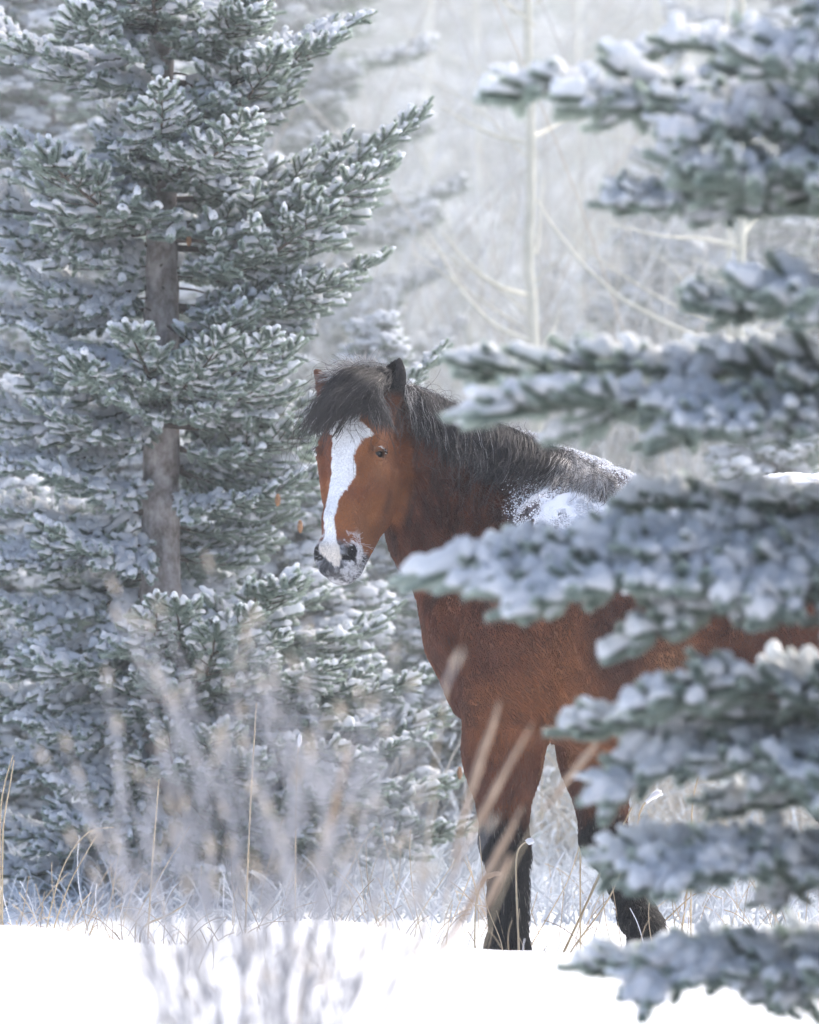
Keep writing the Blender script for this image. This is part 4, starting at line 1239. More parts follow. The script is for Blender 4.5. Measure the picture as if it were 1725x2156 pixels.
# a few small brown cones hanging under the twigs
m_cone = mat_bark('spruce_cone', (0.22, 0.11, 0.05), (0.42, 0.24, 0.13), 120, 1)
for vx_, vy_, dy in ((632, 1108, -0.35), (968, 1627, 0.0), (705, 1010, -0.2), (585, 1052, -0.3), (398, 505, -0.25)):
    p = P(vx_, vy_, TY + dy)
    t_ = np.linspace(0, 1, 9)
    V, F = tube(np.stack([p[0] + 0 * t_, p[1] + 0 * t_, p[2] + 0.020 - 0.042 * t_], -1), 0.0095 * np.sin(np.clip(t_ * 0.93 + 0.05, 0, 1) * np.pi) ** 0.6 + 0.001, 9)
    V += 0.0016 * np.sin(np.arange(len(V)) * 2.1)[:, None] * np.array([1, 1, 0])
    link('cone', mesh_np('spruce_cone', V, F), m_cone, spruce)
# short boughs towards and away from the camera all the way up
r_ = np.random.default_rng(3)
for i in range(40):
    vy_ = -120 + i * 46
    a_ = math.radians(-90 + (r_.random() - 0.5) * 90 + (180 if i % 3 == 0 else 0))
    p = trunk_at(vy_)
    Lb = 0.45 + 0.35 * r_.random()
    if 880 < vy_ < 1240 and i % 3: continue
    if 520 < vy_ < 700 and i % 3: continue
    NB.append(place_bough(templ('A', 0.6, i % 2), None, spruce, p, a_, 0.05 + 0.2 * r_.random(), Lb / 0.6))
# ================================================================== trees and scrub behind
def simple_spruce(hgt, seed, nb_=60, spread=0.34):
    """whole crown in two meshes (needles, snow) plus trunk; for trees far behind the focus"""
    r = np.random.default_rng(seed)
    nV, nC = [], []
    sP, sR = [], []
    for i in range(nb_):
        h = hgt * (0.05 + 0.93 * (i / nb_) ** 0.9)
        L = spread * hgt * (1 - h / hgt) ** 0.75 * (0.75 + 0.4 * r.random()) + 0.08
        az = i * 2.39996 + r.random()
        ax = np.array([math.cos(az), math.sin(az), 0]); sd = np.array([-ax[1], ax[0], 0])
        n = int(60 + 240 * L)
        t = r.random(n) ** 0.75; w = (r.random(n) - 0.5) * 2
        wid = 0.42 * L * (1 - t) ** 0.8 + 0.05
        p = ax * (L * t)[:, None] + sd * (w * wid)[:, None]
        p[:, 2] = h - 0.20 * L * np.sin(t * 2.4) + 0.06 * L * t ** 2 - np.abs(w) * wid * 0.25 + (r.random(n) - 0.5) * 0.07
        q = r.random((n, 3)) - 0.5
        d = norm(ax * 0.8 + sd * (w * 0.8)[:, None] + q * 0.7)
        ln = (0.035 + 0.035 * r.random(n))[:, None]
        sdd = norm(np.cross(d, q + [0, 0, 1.0])) * 0.010
        up = norm(np.cross(sdd, d)) * 0.010
        for e in (sdd, up):
            nV.append(np.stack([p - d * ln, p + e * 1.3, p + d * ln, p - e * 1.3], 1))
            nC.append(np.repeat(0.12 + 0.45 * r.random(n), 4))
        m = r.random(n) < 0.55
        sP.append(p[m] + [0, 0, 0.016]); sR.append(0.020 + 0.022 * r.random(m.sum()))
    V = np.concatenate(nV).reshape(-1, 3); F = np.arange(len(V)).reshape(-1, 4)
    ndl = mesh_np('far_needles', V, F, False); set_col(ndl, np.repeat(np.concatenate(nC)[:, None], 3, 1)); ndl.materials.append(M_ndl)
    P_, R_ = np.concatenate(sP), np.concatenate(sR)
    n = len(P_)
    q = ico_v[None] * R_[:, None, None] * np.array([1.25, 1.25, 0.62]) * (0.75 + 0.5 * r.random((n, 1, 3))) + P_[:, None]
    F = (ico_f[None] + (np.arange(n) * 12)[:, None, None]).reshape(-1, 3)
    sn = mesh_np('far_snow', q.reshape(-1, 3), F, True); sn.materials.append(m_snowt)
    zz = np.linspace(-0.3, hgt * 0.97, 12)
    v, f = tube(np.stack([0.02 * np.sin(zz), 0 * zz, zz], -1), np.interp(zz, [0, hgt], [0.018 * hgt + 0.01, 0.006]), 8)
    tr = mesh_np('far_trunk', v, f); tr.materials.append(M_bark)
    return ndl, sn, tr
SS = [simple_spruce(h, 500 + i, n_, s_) for i, (h, n_, s_) in enumerate(((5.2, 90, 0.24), (3.6, 70, 0.30), (2.2, 50, 0.34), (7.0, 110, 0.20), (1.0, 30, 0.45)))]
def far_spruce(i, vx, y, label, grp, sc=1.0, rz=0.0, x=None):
    xx = (vx - 862.5) * (20 + y) / 20 / PXM if x is None else x
    r = empty('spruce_tree', (xx, y, float(ground_z(xx, y)) - 0.05))
    tag(r, label, 'spruce tree', grp)
    r.rotation_euler = (0, 0, rz); r.scale = (sc,) * 3
    for nm, me in zip(('needles', 'snow', 'trunk'), SS[i]):
        o = bpy.data.objects.new(nm, me); COL.objects.link(o); o.parent = r
        if nm != 'trunk': o['kind'] = 'stuff'
    return r
GRP = 'blurred spruces beyond the clearing'
far_spruce(3, 590, 13.5, 'blurred snowy spruce showing between the tall spruce and the pale clearing', GRP, 0.9, 0.3)
far_spruce(0, 90, 7.0, 'soft-focus snowy spruce filling the gaps behind the leftmost boughs', GRP, 1.05, 1.7)
far_spruce(3, 350, 13.0, 'blurred spruce standing directly behind the grey trunk', GRP, 0.9, 2.1)
far_spruce(1, 250, 5.2, 'young whitened spruce low behind the tall spruce trunk', GRP, 0.62, 0.9)
far_spruce(1, 790, 6.2, 'young snowy spruce below the horse\'s muzzle, behind the chest', GRP, 0.60, 2.9)
far_spruce(2, 620, 4.6, 'small frosted spruce behind the bare shrub', GRP, 0.75, 0.2)
far_spruce(2, 20, 4.4, 'small dark spruce at the edge of the frame left of the trunk base', GRP, 0.85, 1.2)
far_spruce(2, 960, 5.0, 'small frosted spruce just behind the horse\'s straight foreleg', GRP, 0.62, 2.2)
far_spruce(1, 1390, 16.0, 'blue-grey blurred spruce in the clearing above the horse\'s back', GRP, 0.9, 0.5)
far_spruce(0, 1560, 20.0, 'taller blurred spruce behind the second pale aspen trunk', GRP, 0.80, 1.1)
far_spruce(3, 1740, 14.0, 'large blurred spruce at the edge of the frame behind the near boughs', GRP, 0.95, 3.3)
far_spruce(2, 1620, 7.0, 'small blurred spruce behind the horse\'s hind legs', GRP, 0.9, 0.4)
far_spruce(1, 1180, 24.0, 'pale distant spruce right of the first aspen trunk', GRP, 0.85, 2.0)
far_spruce(1, 1000, 30.0, 'faint distant spruce left of the first aspen trunk', GRP, 1.0, 0.0)
far_spruce(0, 860, 34.0, 'faint tall spruce above the horse\'s forelock', GRP, 0.9, 0.7)

# far wood on the rising slope: one mass nobody could count
rr = np.random.default_rng(21)
n = 2400
wy = 40 + 112 * rr.random(n) ** 0.9; wx = (rr.random(n) - 0.5) * (wy + 20) * 0.30
order = rr.integers(0, 2, n)
C_far = proto_coll('far_wood_trees', [SS[0][0], SS[3][0]])
C_fars = proto_coll('far_wood_snow', [SS[0][1], SS[3][1]])
for nm, cc in (('far_wood', C_far), ('far_wood_snow', C_fars)):
    me = points_mesh(nm, np.stack([wx, wy, ground_z(wx, wy) - 0.2], -1), np.stack([np.cos(wx * 9), np.sin(wx * 9), 0 * wx], -1), 0.9 + 0.9 * rr.random(n) if nm == 'far_wood' else np.zeros(n), 2, 4, M_ndl)
    if nm == 'far_wood_snow':
        SCL *= 0.97
        me.attributes['scl'].data.foreach_set('vector', SCL)
    else:
        SCL = np.zeros(n * 3, np.float32); me.attributes['scl'].data.foreach_get('vector', SCL)
    o = link(nm, me)
    md = o.modifiers.new('trees', 'NODES'); md.node_group = gn_tree(nm, cc)
    tag(o, kind='stuff')

# ---- aspens: pale thin trunks with arching bare branches
M_asp = mat_bark('aspen_bark', (0.42, 0.42, 0.34), (0.66, 0.65, 0.56), 10, 0.6)
M_brush = mat_bark('dead_twigs', (0.16, 0.12, 0.10), (0.34, 0.27, 0.22), 30, 1)
def aspen(vxs, y, hw_v, branches, label):
    """vxs: [(vx, vy) ...] of the trunk; branches: lists of view points; all at depth y"""
    b0 = P(vxs[-1][0], vxs[-1][1], y)
    gz = float(ground_z(b0[0], y))
    r = empty('aspen_tree', (b0[0], y, gz)); tag(r, label, 'aspen tree', 'bare aspens in the clearing')
    s = (20 + y) / 20 / PXM
    C = np.array([P(a, b, y) for a, b in vxs] + [np.array([b0[0], y, gz - 0.1])])
    t = np.linspace(0, len(C) - 1, 40); i = np.minimum(t.astype(int), len(C) - 2); f = (t - i)[:, None]
    C = C[i] * (1 - f) + C[i + 1] * f
    C[:, 0] += 0.006 * np.sin(C[:, 2] * 5)
    V, F = tube(C, np.linspace(hw_v * 0.8, hw_v * 1.25, 40) * s, 10)
    link('trunk', mesh_np('aspen_trunk', V, F), M_asp, r)
    q = np.random.default_rng(int(abs(b0[0] * 100)) + 5)
    for br in branches:
        C = np.array([P(a, b, y + dy) for a, b, dy in br])
        t = np.linspace(0, len(C) - 1, 14); i = np.minimum(t.astype(int), len(C) - 2); f = (t - i)[:, None]
        C = C[i] * (1 - f) + C[i + 1] * f
        for _ in range(2): C[1:-1] = (C[:-2] + C[1:-1] * 2 + C[2:]) / 4
        V, F = tube(C, np.linspace(hw_v * 0.55, hw_v * 0.16, 14) * s, 6)
        link('branch', mesh_np('aspen_branch', V, F), M_asp, r)
    # fine twigs in one mesh
    tw = MB()
    for k in range(22):
        z = gz + 1.0 + 4.5 * q.random(); x0 = np.interp(z, [gz, 6], [C[0][0] if False else b0[0], b0[0]])
        a = q.random() * 6.28; L = 0.3 + 0.7 * q.random()
        d = np.array([math.cos(a), math.sin(a) * 0.6, 0.25 + 0.5 * q.random()])
        c = [np.array([x0, y, z])]
        for j in range(6): d = norm(d + (q.random(3) - 0.5) * 0.35); c.append(c[-1] + d * L / 6)
        v, f_ = tube(np.array(c), np.linspace(0.006, 0.002, 7), 4); tw.add(v, f_)
    tag(link('twigs', tw.mesh('aspen_twigs'), M_asp, r), kind='stuff')
aspen([(1112, -200), (1113, 0), (1116, 200), (1114, 560), (1124, 640), (1128, 790), (1128, 900)], 9.5, 11,
      [[(1112, 620, 0), (1060, 610, -.2), (1000, 570, -.3), (930, 490, -.4)], [(1112, 300, 0), (1050, 290, .2), (990, 262, .3), (930, 225, .3)], [(1116, 290, 0), (1160, 270, .2), (1200, 245, .4)],
       [(1112, 25, 0), (1085, 28, 0), (1060, 5, .1), (1045, -40, .1)], [(1118, 720, 0), (1040, 690, .2), (960, 600, .5), (900, 480, .5)]],
      'slim pale aspen with arching side branches rising from behind the horse\'s neck')
aspen([(1566, -200), (1564, 0), (1563, 200), (1562, 400), (1560, 700), (1562, 1000)], 8.0, 10,
      [[(1562, 300, 0), (1590, 290, .1), (1625, 255, .2), (1650, 200, .3)], [(1560, 500, 0), (1620, 420, .2), (1680, 310, .3), (1725, 250, .4)], [(1560, 520, 0), (1480, 500, -.1), (1400, 500, -.3), (1280, 470, -.4)],
       [(1558, 780, 0), (1620, 760, .2), (1700, 700, .3), (1760, 640, .3)]],
      'pale aspen trunk seen through the near snowy boughs, branching near its middle')
aspen([(1535, -200), (1534, 300), (1536, 700), (1538, 1000)], 11.0, 5, [[(1534, 600, 0), (1500, 560, .1), (1440, 540, .1)]],
      'thinner grey aspen close beside the pale branching aspen')
aspen([(1000, -200), (1010, 300), (1015, 900)], 24.0, 5, [], 'faint aspen trunk in the haze above the horse\'s ears')
aspen([(1215, -200), (1222, 300), (1225, 900)], 28.0, 6, [[(1222, 500, 0), (1280, 440, 0), (1330, 350, .1)]], 'faint aspen trunk in the haze above the withers')
aspen([(1380, -200), (1385, 300), (1388, 1000)], 20.0, 5, [[(1385, 350, 0), (1330, 320, 0), (1290, 250, .1)]], 'faint grey aspen between the two pale trunks')
aspen([(905, -200), (900, 300), (905, 900)], 32.0, 7, [], 'very faint trunk in the haze beside the tip of the long bough')
aspen([(1455, -200), (1450, 300), (1450, 1000)], 36.0, 9, [], 'broad faint trunk deep in the haze behind the upper boughs')
# fallen or leaning pole crossing the clearing
lean = MB()
C = np.array([P(1130, 420, 9.0), P(1160, 470, 8.9), P(1230, 560, 8.6), P(1300, 625, 8.4), P(1380, 670, 8.2), P(1470, 712, 8.0), P(1640, 790, 7.8)])
t = np.linspace(0, 6, 30); i = np.minimum(t.astype(int), 5); f = (t - i)[:, None]; C = C[i] * (1 - f) + C[i + 1] * f
V, F = tube(C, np.linspace(0.006, 0.012, 30), 7); lean.add(V, F)
tag(link('leaning_stem', lean.mesh('leaning_stem'), M_asp), 'thin pale stem leaning across the clearing above the horse\'s back', 'dead stem')

# ---- scrub and frosted undergrowth: strands nobody could count
M_strand = coat_mat('frosted_strands', 0.8, 0.0, curves=True)
def scrub(n, ys, hs, colA, colB, seed, xw=1.0, w=0.004, arch=0.5, name='undergrowth', xs=None):
    q = np.random.default_rng(seed)
    y = ys[0] + (ys[1] - ys[0]) * q.random(n)
    x = (q.random(n) - 0.5) * (20 + y) * 0.135 * xw
    if xs is not None:
        x = (xs[0] + (xs[1] - xs[0]) * q.random(n)) * (20 + y) / 20
    cl = fbm(np.stack([x, y, 0 * x], -1), 1.3, 2, seed)
    h = (hs[0] + (hs[1] - hs[0]) * q.random(n) ** 1.5) * (0.4 + 1.2 * cl)
    k = 6
    p = np.stack([x, y, ground_z(x, y) - 0.05], -1)
    d = norm(np.stack([(q.random(n) - .5) * 1.0, (q.random(n) - .5) * 1.0, 1.0 + 0 * x], -1))
    pts = [p]
    bend = (q.random((n, 3)) - 0.5) * arch * np.array([1, 1, 0.4])
    for j in range(k - 1):
        d = norm(d + bend * 0.45 + np.array([0, 0, -0.05 * j * arch]))
        p = p + d * (h / (k - 1))[:, None]; pts.append(p)
    pts = np.stack(pts, 1)
    m = q.random((n, 1))
    col = colA * (1 - m) + colB * m
    rad = np.stack([w * np.interp(np.linspace(0, 1, k), [0, 1], [1, .5])] * n) * (0.6 + 0.8 * q.random((n, 1)))
    o = link(name, curves_np(name, pts, rad, col, M_strand)); tag(o, kind='stuff')
    return o
LAV = np.array([0.66, 0.70, 0.74]); TANG = np.array([0.56, 0.49, 0.38]); GRN = np.array([0.17, 0.21, 0.15]); BRN = np.array([0.22, 0.20, 0.17])
scrub(9000, (1.5, 5.5), (0.05, 0.28), LAV * 0.95, LAV * 0.7, 30, w=0.0045, name='undergrowth', arch=1.0)
scrub(12000, (4.5, 10), (0.25, 0.9), LAV, TANG * 0.9, 31, w=0.0038, name='undergrowth', arch=0.9)
scrub(9000, (8, 22), (0.5, 1.7), LAV * 0.9, BRN, 32, w=0.006, name='undergrowth', arch=0.8)
scrub(6000, (20, 60), (0.6, 2.8), GRN, TANG * 0.6, 33, w=0.018, name='undergrowth', arch=0.6)
scrub(1300, (10, 26), (1.5, 4.5), LAV * 0.8, TANG * 0.7, 34, w=0.006, name='undergrowth', arch=0.5)

# snow-tipped weeds: capped stalk ends standing at all angles
q = np.random.default_rng(61)
n = 11000
y = 4.2 + 10 * q.random(n) ** 1.1; x = (q.random(n) - 0.5) * (20 + y) * 0.135
z = ground_z(x, y) + (0.02 + 0.80 * q.random(n) ** 2.0) * (0.25 + fbm(np.stack([x, y, 0 * x], -1), 1.6, 2, 62)) * np.clip(y / 3, 0.25, 1.3)
D_ = (q.random((n, 3)) - 0.5) * np.array([1, 1, 0.5]) + np.array([0, 0, 0.35])
S_ = (0.35 + 0.75 * q.random(n) ** 2)[:, None] * np.array([1.2, 0.55, 0.5])
me = points_mesh('weed_snow', np.stack([x, y, z], -1), D_, S_, 5, 3, m_snowt)
o = link('weed_snow', me); o.modifiers.new('caps', 'NODES').node_group = G_cap
tag(o, kind='stuff')
m_ = y > 2.5
me = points_mesh('weed_needles', np.stack([x, y, z], -1)[m_][:4500], D_[m_][:4500], 0.9 * S_[m_][:4500], 5, 3, M_ndl)
o = link('weed_needles', me); o.modifiers.new('twigs', 'NODES').node_group = G_ndl
tag(o, kind='stuff')
# ================================================================== near spruce whose boughs cross the horse
FY = -6.0
bx = P(1835, 1078, FY)[0]
nspr = empty('spruce_tree', (bx, FY, float(ground_z(bx, FY))))
tag(nspr, 'out-of-focus spruce whose snow-laden boughs reach in front of the horse', 'spruce tree')
zz = np.linspace(-0.1, 4.2, 30)
V, F = tube(np.stack([bx + 0 * zz, FY + 0 * zz, zz], -1), np.interp(zz, [0, 4.2], [0.085, 0.05]), 14)
V += 0.006 * (fbm(V, 14, 3, 78)[:, None] - 0.5) * 2
link('trunk', mesh_np('near_trunk', V, F), M_bark, nspr)
def fb(tip, rootv, dy=0.0, var=0, **kw):
    kw = dict(dict(fs=1.55, density=1.15, width=0.36, snow=1.0, inner=0.08, sag=1.2, padd=0.06, capw=1.08), **kw)
    r = P(1835, rootv, FY)
    return bough_to(tip, rootv, dy, nspr, 'N%g_%g_%g' % (kw['lift'], kw['width'], kw.get('tipk', 0)), var, rootpt=r, **kw)
# tip in the view, height on the trunk, towards/away
A_ = dict(droop=-0.12, lift=-0.05, width=0.42)
B_ = dict(droop=-0.12, lift=-0.02, width=0.26)
D_ = dict(droop=-0.10, lift=-0.10, width=0.26)
for tip, root, dy, var, kw in [
        ((1020, 188), 260, 0.0, 0, A_), ((1330, 90), 190, 0.3, 1, B_), ((1400, 270), 330, -0.3, 2, D_), ((1590, 390), 400, 0.1, 3, D_), ((1620, 130), 200, -0.4, 3, B_),
        ((1255, 432), 450, 0.0, 1, A_), ((1460, 385), 430, -0.3, 2, B_), 
        ((1440, 655), 660, 0.0, 2, B_), ((1590, 640), 690, -0.4, 0, B_), 
        ((985, 800), 800, 0.3, 0, B_), ((945, 887), 860, -0.1, 1, dict(A_, tipk=1.9)), ((1400, 900), 900, -0.3, 1, A_),
        ((1290, 1085), 1070, 0.2, 2, B_), ((845, 1203), 1130, 0.0, 0, dict(A_, tipk=2.3)), ((905, 1232), 1150, -0.15, 1, dict(B_, tipk=2.1)), ((1075, 1285), 1190, -0.35, 2, D_), ((1290, 1362), 1250, -0.25, 3, D_), ((1420, 1190), 1110, 0.3, 0, B_),
        ((1180, 1545), 1500, 0.0, 1, A_), ((1245, 1672), 1570, -0.2, 2, D_), ((1345, 1468), 1490, -0.35, 0, B_), ((1490, 1440), 1490, 0.3, 3, B_), ((1480, 1620), 1570, 0.1, 1, D_),
        ((1500, 1690), 1700, 0.2, 0, B_), ((1640, 1640), 1680, -0.3, 2, B_),
        ((1232, 1812), 1800, 0.0, 2, A_), ((1330, 1870), 1840, -0.3, 0, D_), ((1560, 1900), 1860, 0.0, 3, D_),
        ((1205, 2040), 2050, 0.1, 1, A_), ((1330, 2090), 2060, -0.3, 2, D_), ((1480, 2010), 2040, 0.2, 0, B_), ((1560, 2110), 2080, -0.2, 3, D_)]:
    fb(tip, root, dy, var, **kw)

# the rest of its whorls, away from the lens and to the far side of the trunk
r_ = np.random.default_rng(19)
for k in range(36):
    z_ = 0.35 + 3.7 * (k / 36); a_ = math.radians(-62 + 100 * r_.random()) if k % 4 else math.radians(-75 + 30 * r_.random())
    Lb = (0.95 - 0.12 * z_) * (0.8 + 0.35 * r_.random())
    kw = dict(fs=1.55, density=1.15, snow=0.85, inner=0.08, sag=1.25, padd=0.09, capw=0.92, **dict(A_))
    T = templ('N%g_%g_%g' % (kw['lift'], kw['width'], 0), 1.0, k % 3, **kw)
    place_bough(T, None, nspr, (bx, FY, z_), a_, 0.05, Lb)

# ================================================================== bare shrub close to the lens
SY = -8.8
sb = P(555, 1078, SY)
shrub = empty('bare_shrub', (sb[0], SY, float(ground_z(sb[0], SY))))
tag(shrub, 'leafless grey shrub with tan tips, strongly blurred in front of the tall spruce', 'shrub')
m_stem = mat_bark('shrub_stem', (0.30, 0.31, 0.33), (0.50, 0.50, 0.53), 40, 1)
m_tip, nt, b = mat_new('shrub_tip'); b.inputs['Base Color'].default_value = (0.55, 0.48, 0.39, 1); b.inputs['Roughness'].default_value = 0.9
r_ = np.random.default_rng(77)
gz = float(ground_z(sb[0], SY))
NST = 17
tips = MB()
for k in range(NST):
    u = (k + 0.5) / NST * 2 - 1
    topx = 545 + u * 370 + (r_.random() - .5) * 60; topy = 1390 + 320 * abs(u) ** 1.5 + 160 * r_.random()
    if k in (3, 5): topy -= 120
    a = np.array([sb[0] + u * 0.10, SY + (r_.random() - .5) * 0.15, gz - 0.05])
    m1 = P(560 + u * 150, 2250, SY + (r_.random() - .5) * 0.2); e = P(topx, topy, SY + (r_.random() - .5) * 0.6)
    t = np.linspace(0, 1, 14)[:, None]
    C = (1 - t) ** 2 * a + 2 * t * (1 - t) * m1 + t ** 2 * e
    C[1:-1] += (r_.random((12, 3)) - 0.5) * 0.008
    st = MB(); v, f = tube(C, np.linspace(0.0078, 0.0030, 14), 6); st.add(v, f)
    for j in range(10):
        i = 5 + int(9 * r_.random()); i = min(i, 12)
        d = norm(C[i] - C[i - 1]); sd = 1 if r_.random() < 0.5 else -1
        d = norm(d + np.array([sd * (0.25 + 0.35 * r_.random()), (r_.random() - .5) * 0.6, 0]))
        L = 0.10 + 0.22 * r_.random(); c = [C[i]]
        for q in range(5): d = norm(d + (r_.random(3) - 0.5) * 0.2 + [0, 0, 0.06]); c.append(c[-1] + d * L / 5)
        c = np.array(c)
        v, f = tube(c, np.linspace(0.0030, 0.0016, 6), 5); st.add(v, f)
        v, f = tube(np.array([c[-1], c[-1] + d * 0.012, c[-1] + d * 0.030]), [0.003, 0.0040, 0.002], 6); tips.add(v, f)
    link('stem', st.mesh('shrub_stem'), m_stem, shrub)
tag(link('buds', tips.mesh('shrub_buds'), m_tip, shrub), kind='stuff')
# low twigs lying over the snow beside it
for k, (x0, y0, x1, y1) in enumerate([(240, 2250, 60, 1880), (330, 2260, 190, 1850), (180, 2250, -30, 2010), (760, 2260, 960, 1930), (850, 2260, 1180, 1985), (980, 2230, 1420, 2010)]):
    C = np.array([P(x0, y0, SY + 1.0), P((x0 + x1) / 2 - 10, (y0 + y1) / 2 + 10, SY + 1.0), P(x1, y1, SY + 1.0)])
    C = np.concatenate([[np.array([C[0][0], SY + 1.0, float(ground_z(C[0][0], SY + 1.0)) - 0.03])], C])
    t = np.linspace(0, 3, 16); i = np.minimum(t.astype(int), 2); f = (t - i)[:, None]; C = C[i] * (1 - f) + C[i + 1] * f
    for _ in range(3): C[1:-1] = (C[:-2] + C[1:-1] * 2 + C[2:]) / 4
    V, F = tube(C, np.linspace(0.004, 0.002, 16), 6)
    w_ = ['outermost of the thin twigs bending to the left edge over the snow', 'thin twig arching over the snow left of the bare shrub', 'low thin twig at the bottom corner of the snow',
          'thin twig leaning right beside the bare shrub', 'thin twig bending right across the snow towards the hooves', 'long thin twig curving over the snow under the near boughs'][k]
    tag(link('thin_twig', mesh_np('thin_twig', V, F), m_stem), w_, 'twig', 'thin twigs over the snow')

# ================================================================== dry grass
m_straw = mat_bark('straw', (0.42, 0.33, 0.21), (0.62, 0.52, 0.36), 30, 1)
m_plume = mat_bark('seed_head', (0.40, 0.28, 0.19), (0.58, 0.44, 0.32), 60, 1)
def stalk(pts_v, y, label, wv=4.0, head=0.0, snow=False, y2=None, grp='dry grass stalks'):
    y2 = y if y2 is None else y2
    n = len(pts_v)
    C = np.array([P(a, b, y + (y2 - y) * i / (n - 1)) for i, (a, b) in enumerate(pts_v)])
    g = C[0].copy(); g[2] = float(ground_z(g[0], g[1])) - 0.02
    if C[0][2] > g[2] + 0.03:
        C = np.concatenate([[g], C])
    t = np.linspace(0, len(C) - 1, 18); i = np.minimum(t.astype(int), len(C) - 2); f = (t - i)[:, None]; C = C[i] * (1 - f) + C[i + 1] * f
    for _ in range(3): C[1:-1] = (C[:-2] + C[1:-1] * 2 + C[2:]) / 4
    s = (20 + y) / 20 / PXM
    r = empty('grass_stalk', tuple(C[0])); tag(r, label, 'grass', grp)
    V, F = tube(C, np.linspace(wv * 0.5, wv * 0.3, 18) * s, 5)
    link('stem', mesh_np('grass_stem', V, F), m_straw, r)
    if head > 0:
        L = int(head * 18)
        D = C[-L:]
        hd_ = MB()
        tt = np.linspace(0, 1, L)
        V, F = tube(D, (0.35 + np.sin(np.clip(tt, 0.02, .98) * 3.14) ** 0.6 * 1.0) * wv * (1.1 if y > -3 else 0.85) * s, 7)
        V += (rng.random(V.shape) - 0.5) * wv * 0.7 * s
        hd_.add(V, F)
        link('seed_head', hd_.mesh('grass_head'), m_plume if not snow else m_snowf, r)
    return r
# sharp stalks between the horse's legs and along the drift
stalk([(517, 1940), (527, 1700), (540, 1480)], 0.5, 'tall straight straw stalk left of the middle of the clearing, tip reaching highest', 5)
stalk([(312, 1960), (322, 1800), (335, 1640)], 0.2, 'straight straw stalk in front of the tall spruce trunk', 5)
stalk([(622, 1760), (625, 1600), (633, 1545)], 0.6, 'straw stalk with a small snowy tip right of the tallest one', 3.5, 0.25, True)
stalk([(95, 1960), (130, 1820), (185, 1745), (240, 1742)], 0.0, 'arching straw stalk bent over at the top, near the left edge', 4)
stalk([(110, 1960), (150, 1850), (200, 1765)], 0.1, 'shorter straw stalk leaning under the arched one', 4)
stalk([(285, 1930), (340, 1840), (400, 1740)], 0.2, 'straw stalk leaning right across the foot of the spruce', 4)
stalk([(295, 1950), (360, 1925), (395, 1900)], 0.1, 'nearly flat bent straw lying right at the foot of the spruce', 6)
stalk([(0, 1700), (12, 1640), (28, 1590)], 0.3, 'pale straw tip at the left edge of the frame', 4)
stalk([(5, 1740), (20, 1660), (30, 1600)], 0.3, 'second straw tip crossing the pale one at the left edge', 4)
stalk([(1093, 1995), (1086, 1850), (1087, 1790), (1105, 1772), (1125, 1770)], -0.4, 'snow-tipped straw hooked over in front of the straight foreleg', 5, 0.25, True)
stalk([(1222, 2010), (1222, 1800), (1218, 1560)], 0.2, 'tall upright straw stalk between the forelegs', 4, 0.12, True)
stalk([(1180, 2020), (1260, 1850), (1330, 1700)], 0.1, 'long straw leaning right across the far foreleg', 6)
stalk([(1195, 2010), (1280, 1900), (1310, 1830)], -0.1, 'shorter straw leaning right in front of the far foreleg', 5)
stalk([(1110, 2005), (1160, 1920), (1200, 1850), (1245, 1700)], 0.7, 'thin straw bending right behind the gap between the forelegs', 3)
stalk([(1335, 2000), (1420, 1920), (1470, 1872), (1520, 1892)], 0.1, 'angular straw bent down at its end right of the far hoof', 4)
stalk([(1455, 1720), (1462, 1660), (1495, 1560), (1500, 1520)], 0.6, 'thin straw with a snowy head below the horse\'s belly', 4, 0.2, True)
stalk([(1340, 1730), (1355, 1690), (1385, 1670), (1395, 1668)], 0.8, 'drooping pale seed head below the belly', 5, 0.5, True)
stalk([(1060, 1990), (1020, 1900), (1010, 1760)], -0.5, 'fine straw crossing the straight foreleg', 2.5)
stalk([(1000, 1900), (1020, 1845), (1055, 1838)], -0.5, 'short curled seed head in front of the straight foreleg', 4, 0.5)
stalk([(1350, 2000), (1348, 1940), (1342, 1915)], 0.1, 'short stem with a ball of snow right of the far hoof', 4, 0.3, True)
stalk([(868, 2010), (880, 1930), (960, 1810)], 0.9, 'fine pale straw leaning right beside the straight foreleg', 2.5)
stalk([(705, 1900), (760, 1780), (790, 1740)], 0.9, 'fine straw leaning right below the muzzle', 2.5)
stalk([(1430, 2000), (1440, 1930), (1450, 1850)], 0.3, 'upright straw stub low beside the near boughs', 6)
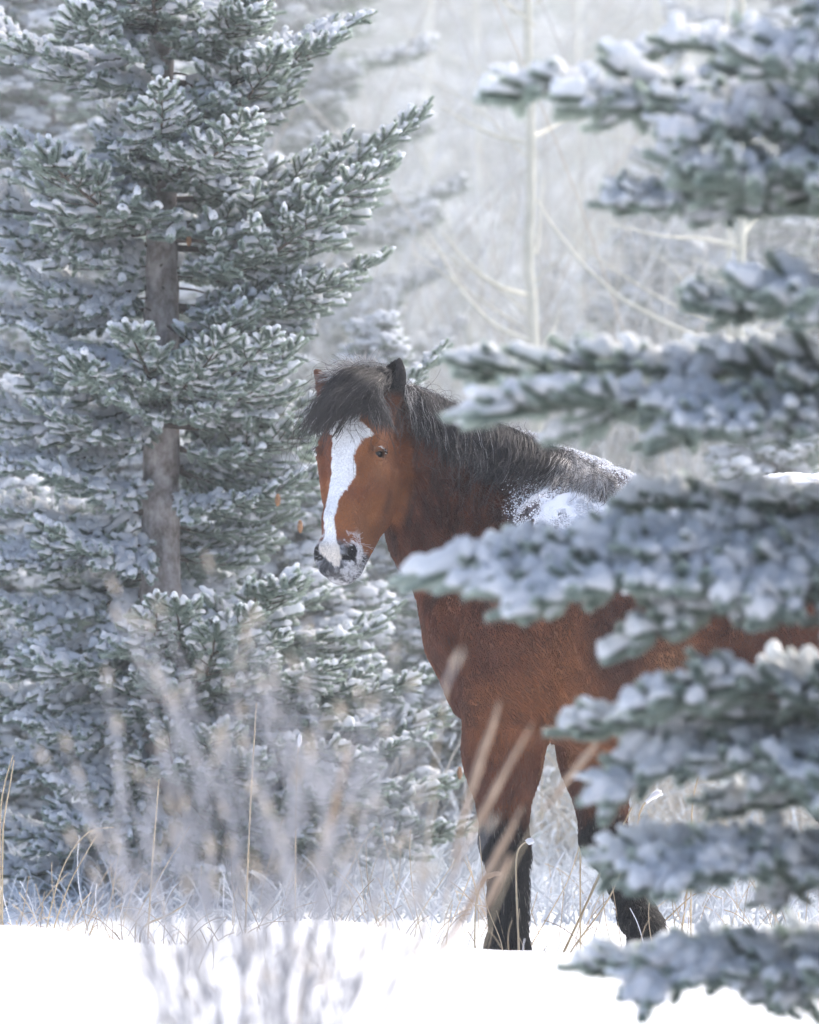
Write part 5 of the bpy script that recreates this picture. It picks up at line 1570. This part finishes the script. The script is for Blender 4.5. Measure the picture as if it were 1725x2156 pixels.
# tan stalks nearer the lens, blurred in front of the foreleg
G2 = 'blurred tan stalks in front of the foreleg'
stalk([(890, 2300), (960, 1760), (1052, 1480)], -7.4, 'thick blurred tan stalk crossing the top of the straight foreleg', 6.5, 0.42, y2=-7.2, grp=G2)
stalk([(700, 2300), (900, 1960), (1010, 1720), (1120, 1525)], -7.6, 'longest blurred tan stalk slanting across the straight foreleg', 5.5, 0.5, y2=-7.3, grp=G2)
stalk([(860, 2300), (915, 1600), (952, 1385)], -7.2, 'blurred tan tip rising in front of the breast', 6, 0.15, grp=G2)
stalk([(760, 2300), (960, 1960), (1100, 1700)], -7.0, 'blurred tan stalk across the knee', 7, 0.45, grp=G2)
stalk([(800, 2300), (990, 1980), (1075, 1800)], -7.1, 'lower blurred tan stalk across the cannon bone', 7, 0.3, grp=G2)
stalk([(900, 2300), (1100, 1760), (1260, 1560)], -6.8, 'blurred tan stalk crossing behind the elbow towards the belly', 6, 0.3, grp=G2)
stalk([(600, 2300), (680, 1800), (740, 1560)], -8.0, 'blurred tan stalk right of the bare shrub', 6, 0.4, grp=G2)
# loose low grass along the back of the drift
def tuft(n, xs, ys, h, seed, name, w=0.0013):
    q = np.random.default_rng(seed)
    x = xs[0] + (xs[1] - xs[0]) * q.random(n); y = ys[0] + (ys[1] - ys[0]) * q.random(n)
    k = 6; p = np.stack([x, y, ground_z(x, y) - 0.01], -1)
    d = norm(np.stack([(q.random(n) - .5) * 1.4, (q.random(n) - .5) * .8, 1 + 0 * x], -1)); pts = [p]; bd = (q.random((n, 3)) - .5) * 0.22
    hh = h * (0.3 + 0.9 * q.random(n) ** 2)
    for j in range(k - 1): d = norm(d + bd + [0, 0, -0.05 * j]); p = p + d * (hh / (k - 1))[:, None]; pts.append(p)
    col = np.array([0.50, 0.40, 0.27]) * (0.5 + 0.7 * q.random((n, 1)))
    col = np.where(q.random((n, 1)) < 0.25, FROST * 0.9, col)
    tag(link(name, curves_np(name, np.stack(pts, 1), np.full((n, k), w), col, M_strand)), kind='stuff')
tuft(170, (-1.4, -0.5), (-1.5, 1.6), 0.28, 5, 'dry_grass')
tuft(230, (-0.5, 1.4), (-1.2, 2.4), 0.30, 6, 'dry_grass')
tuft(220, (-1.4, 1.4), (-3.6, -1.6), 0.10, 7, 'dry_grass', 0.0009)
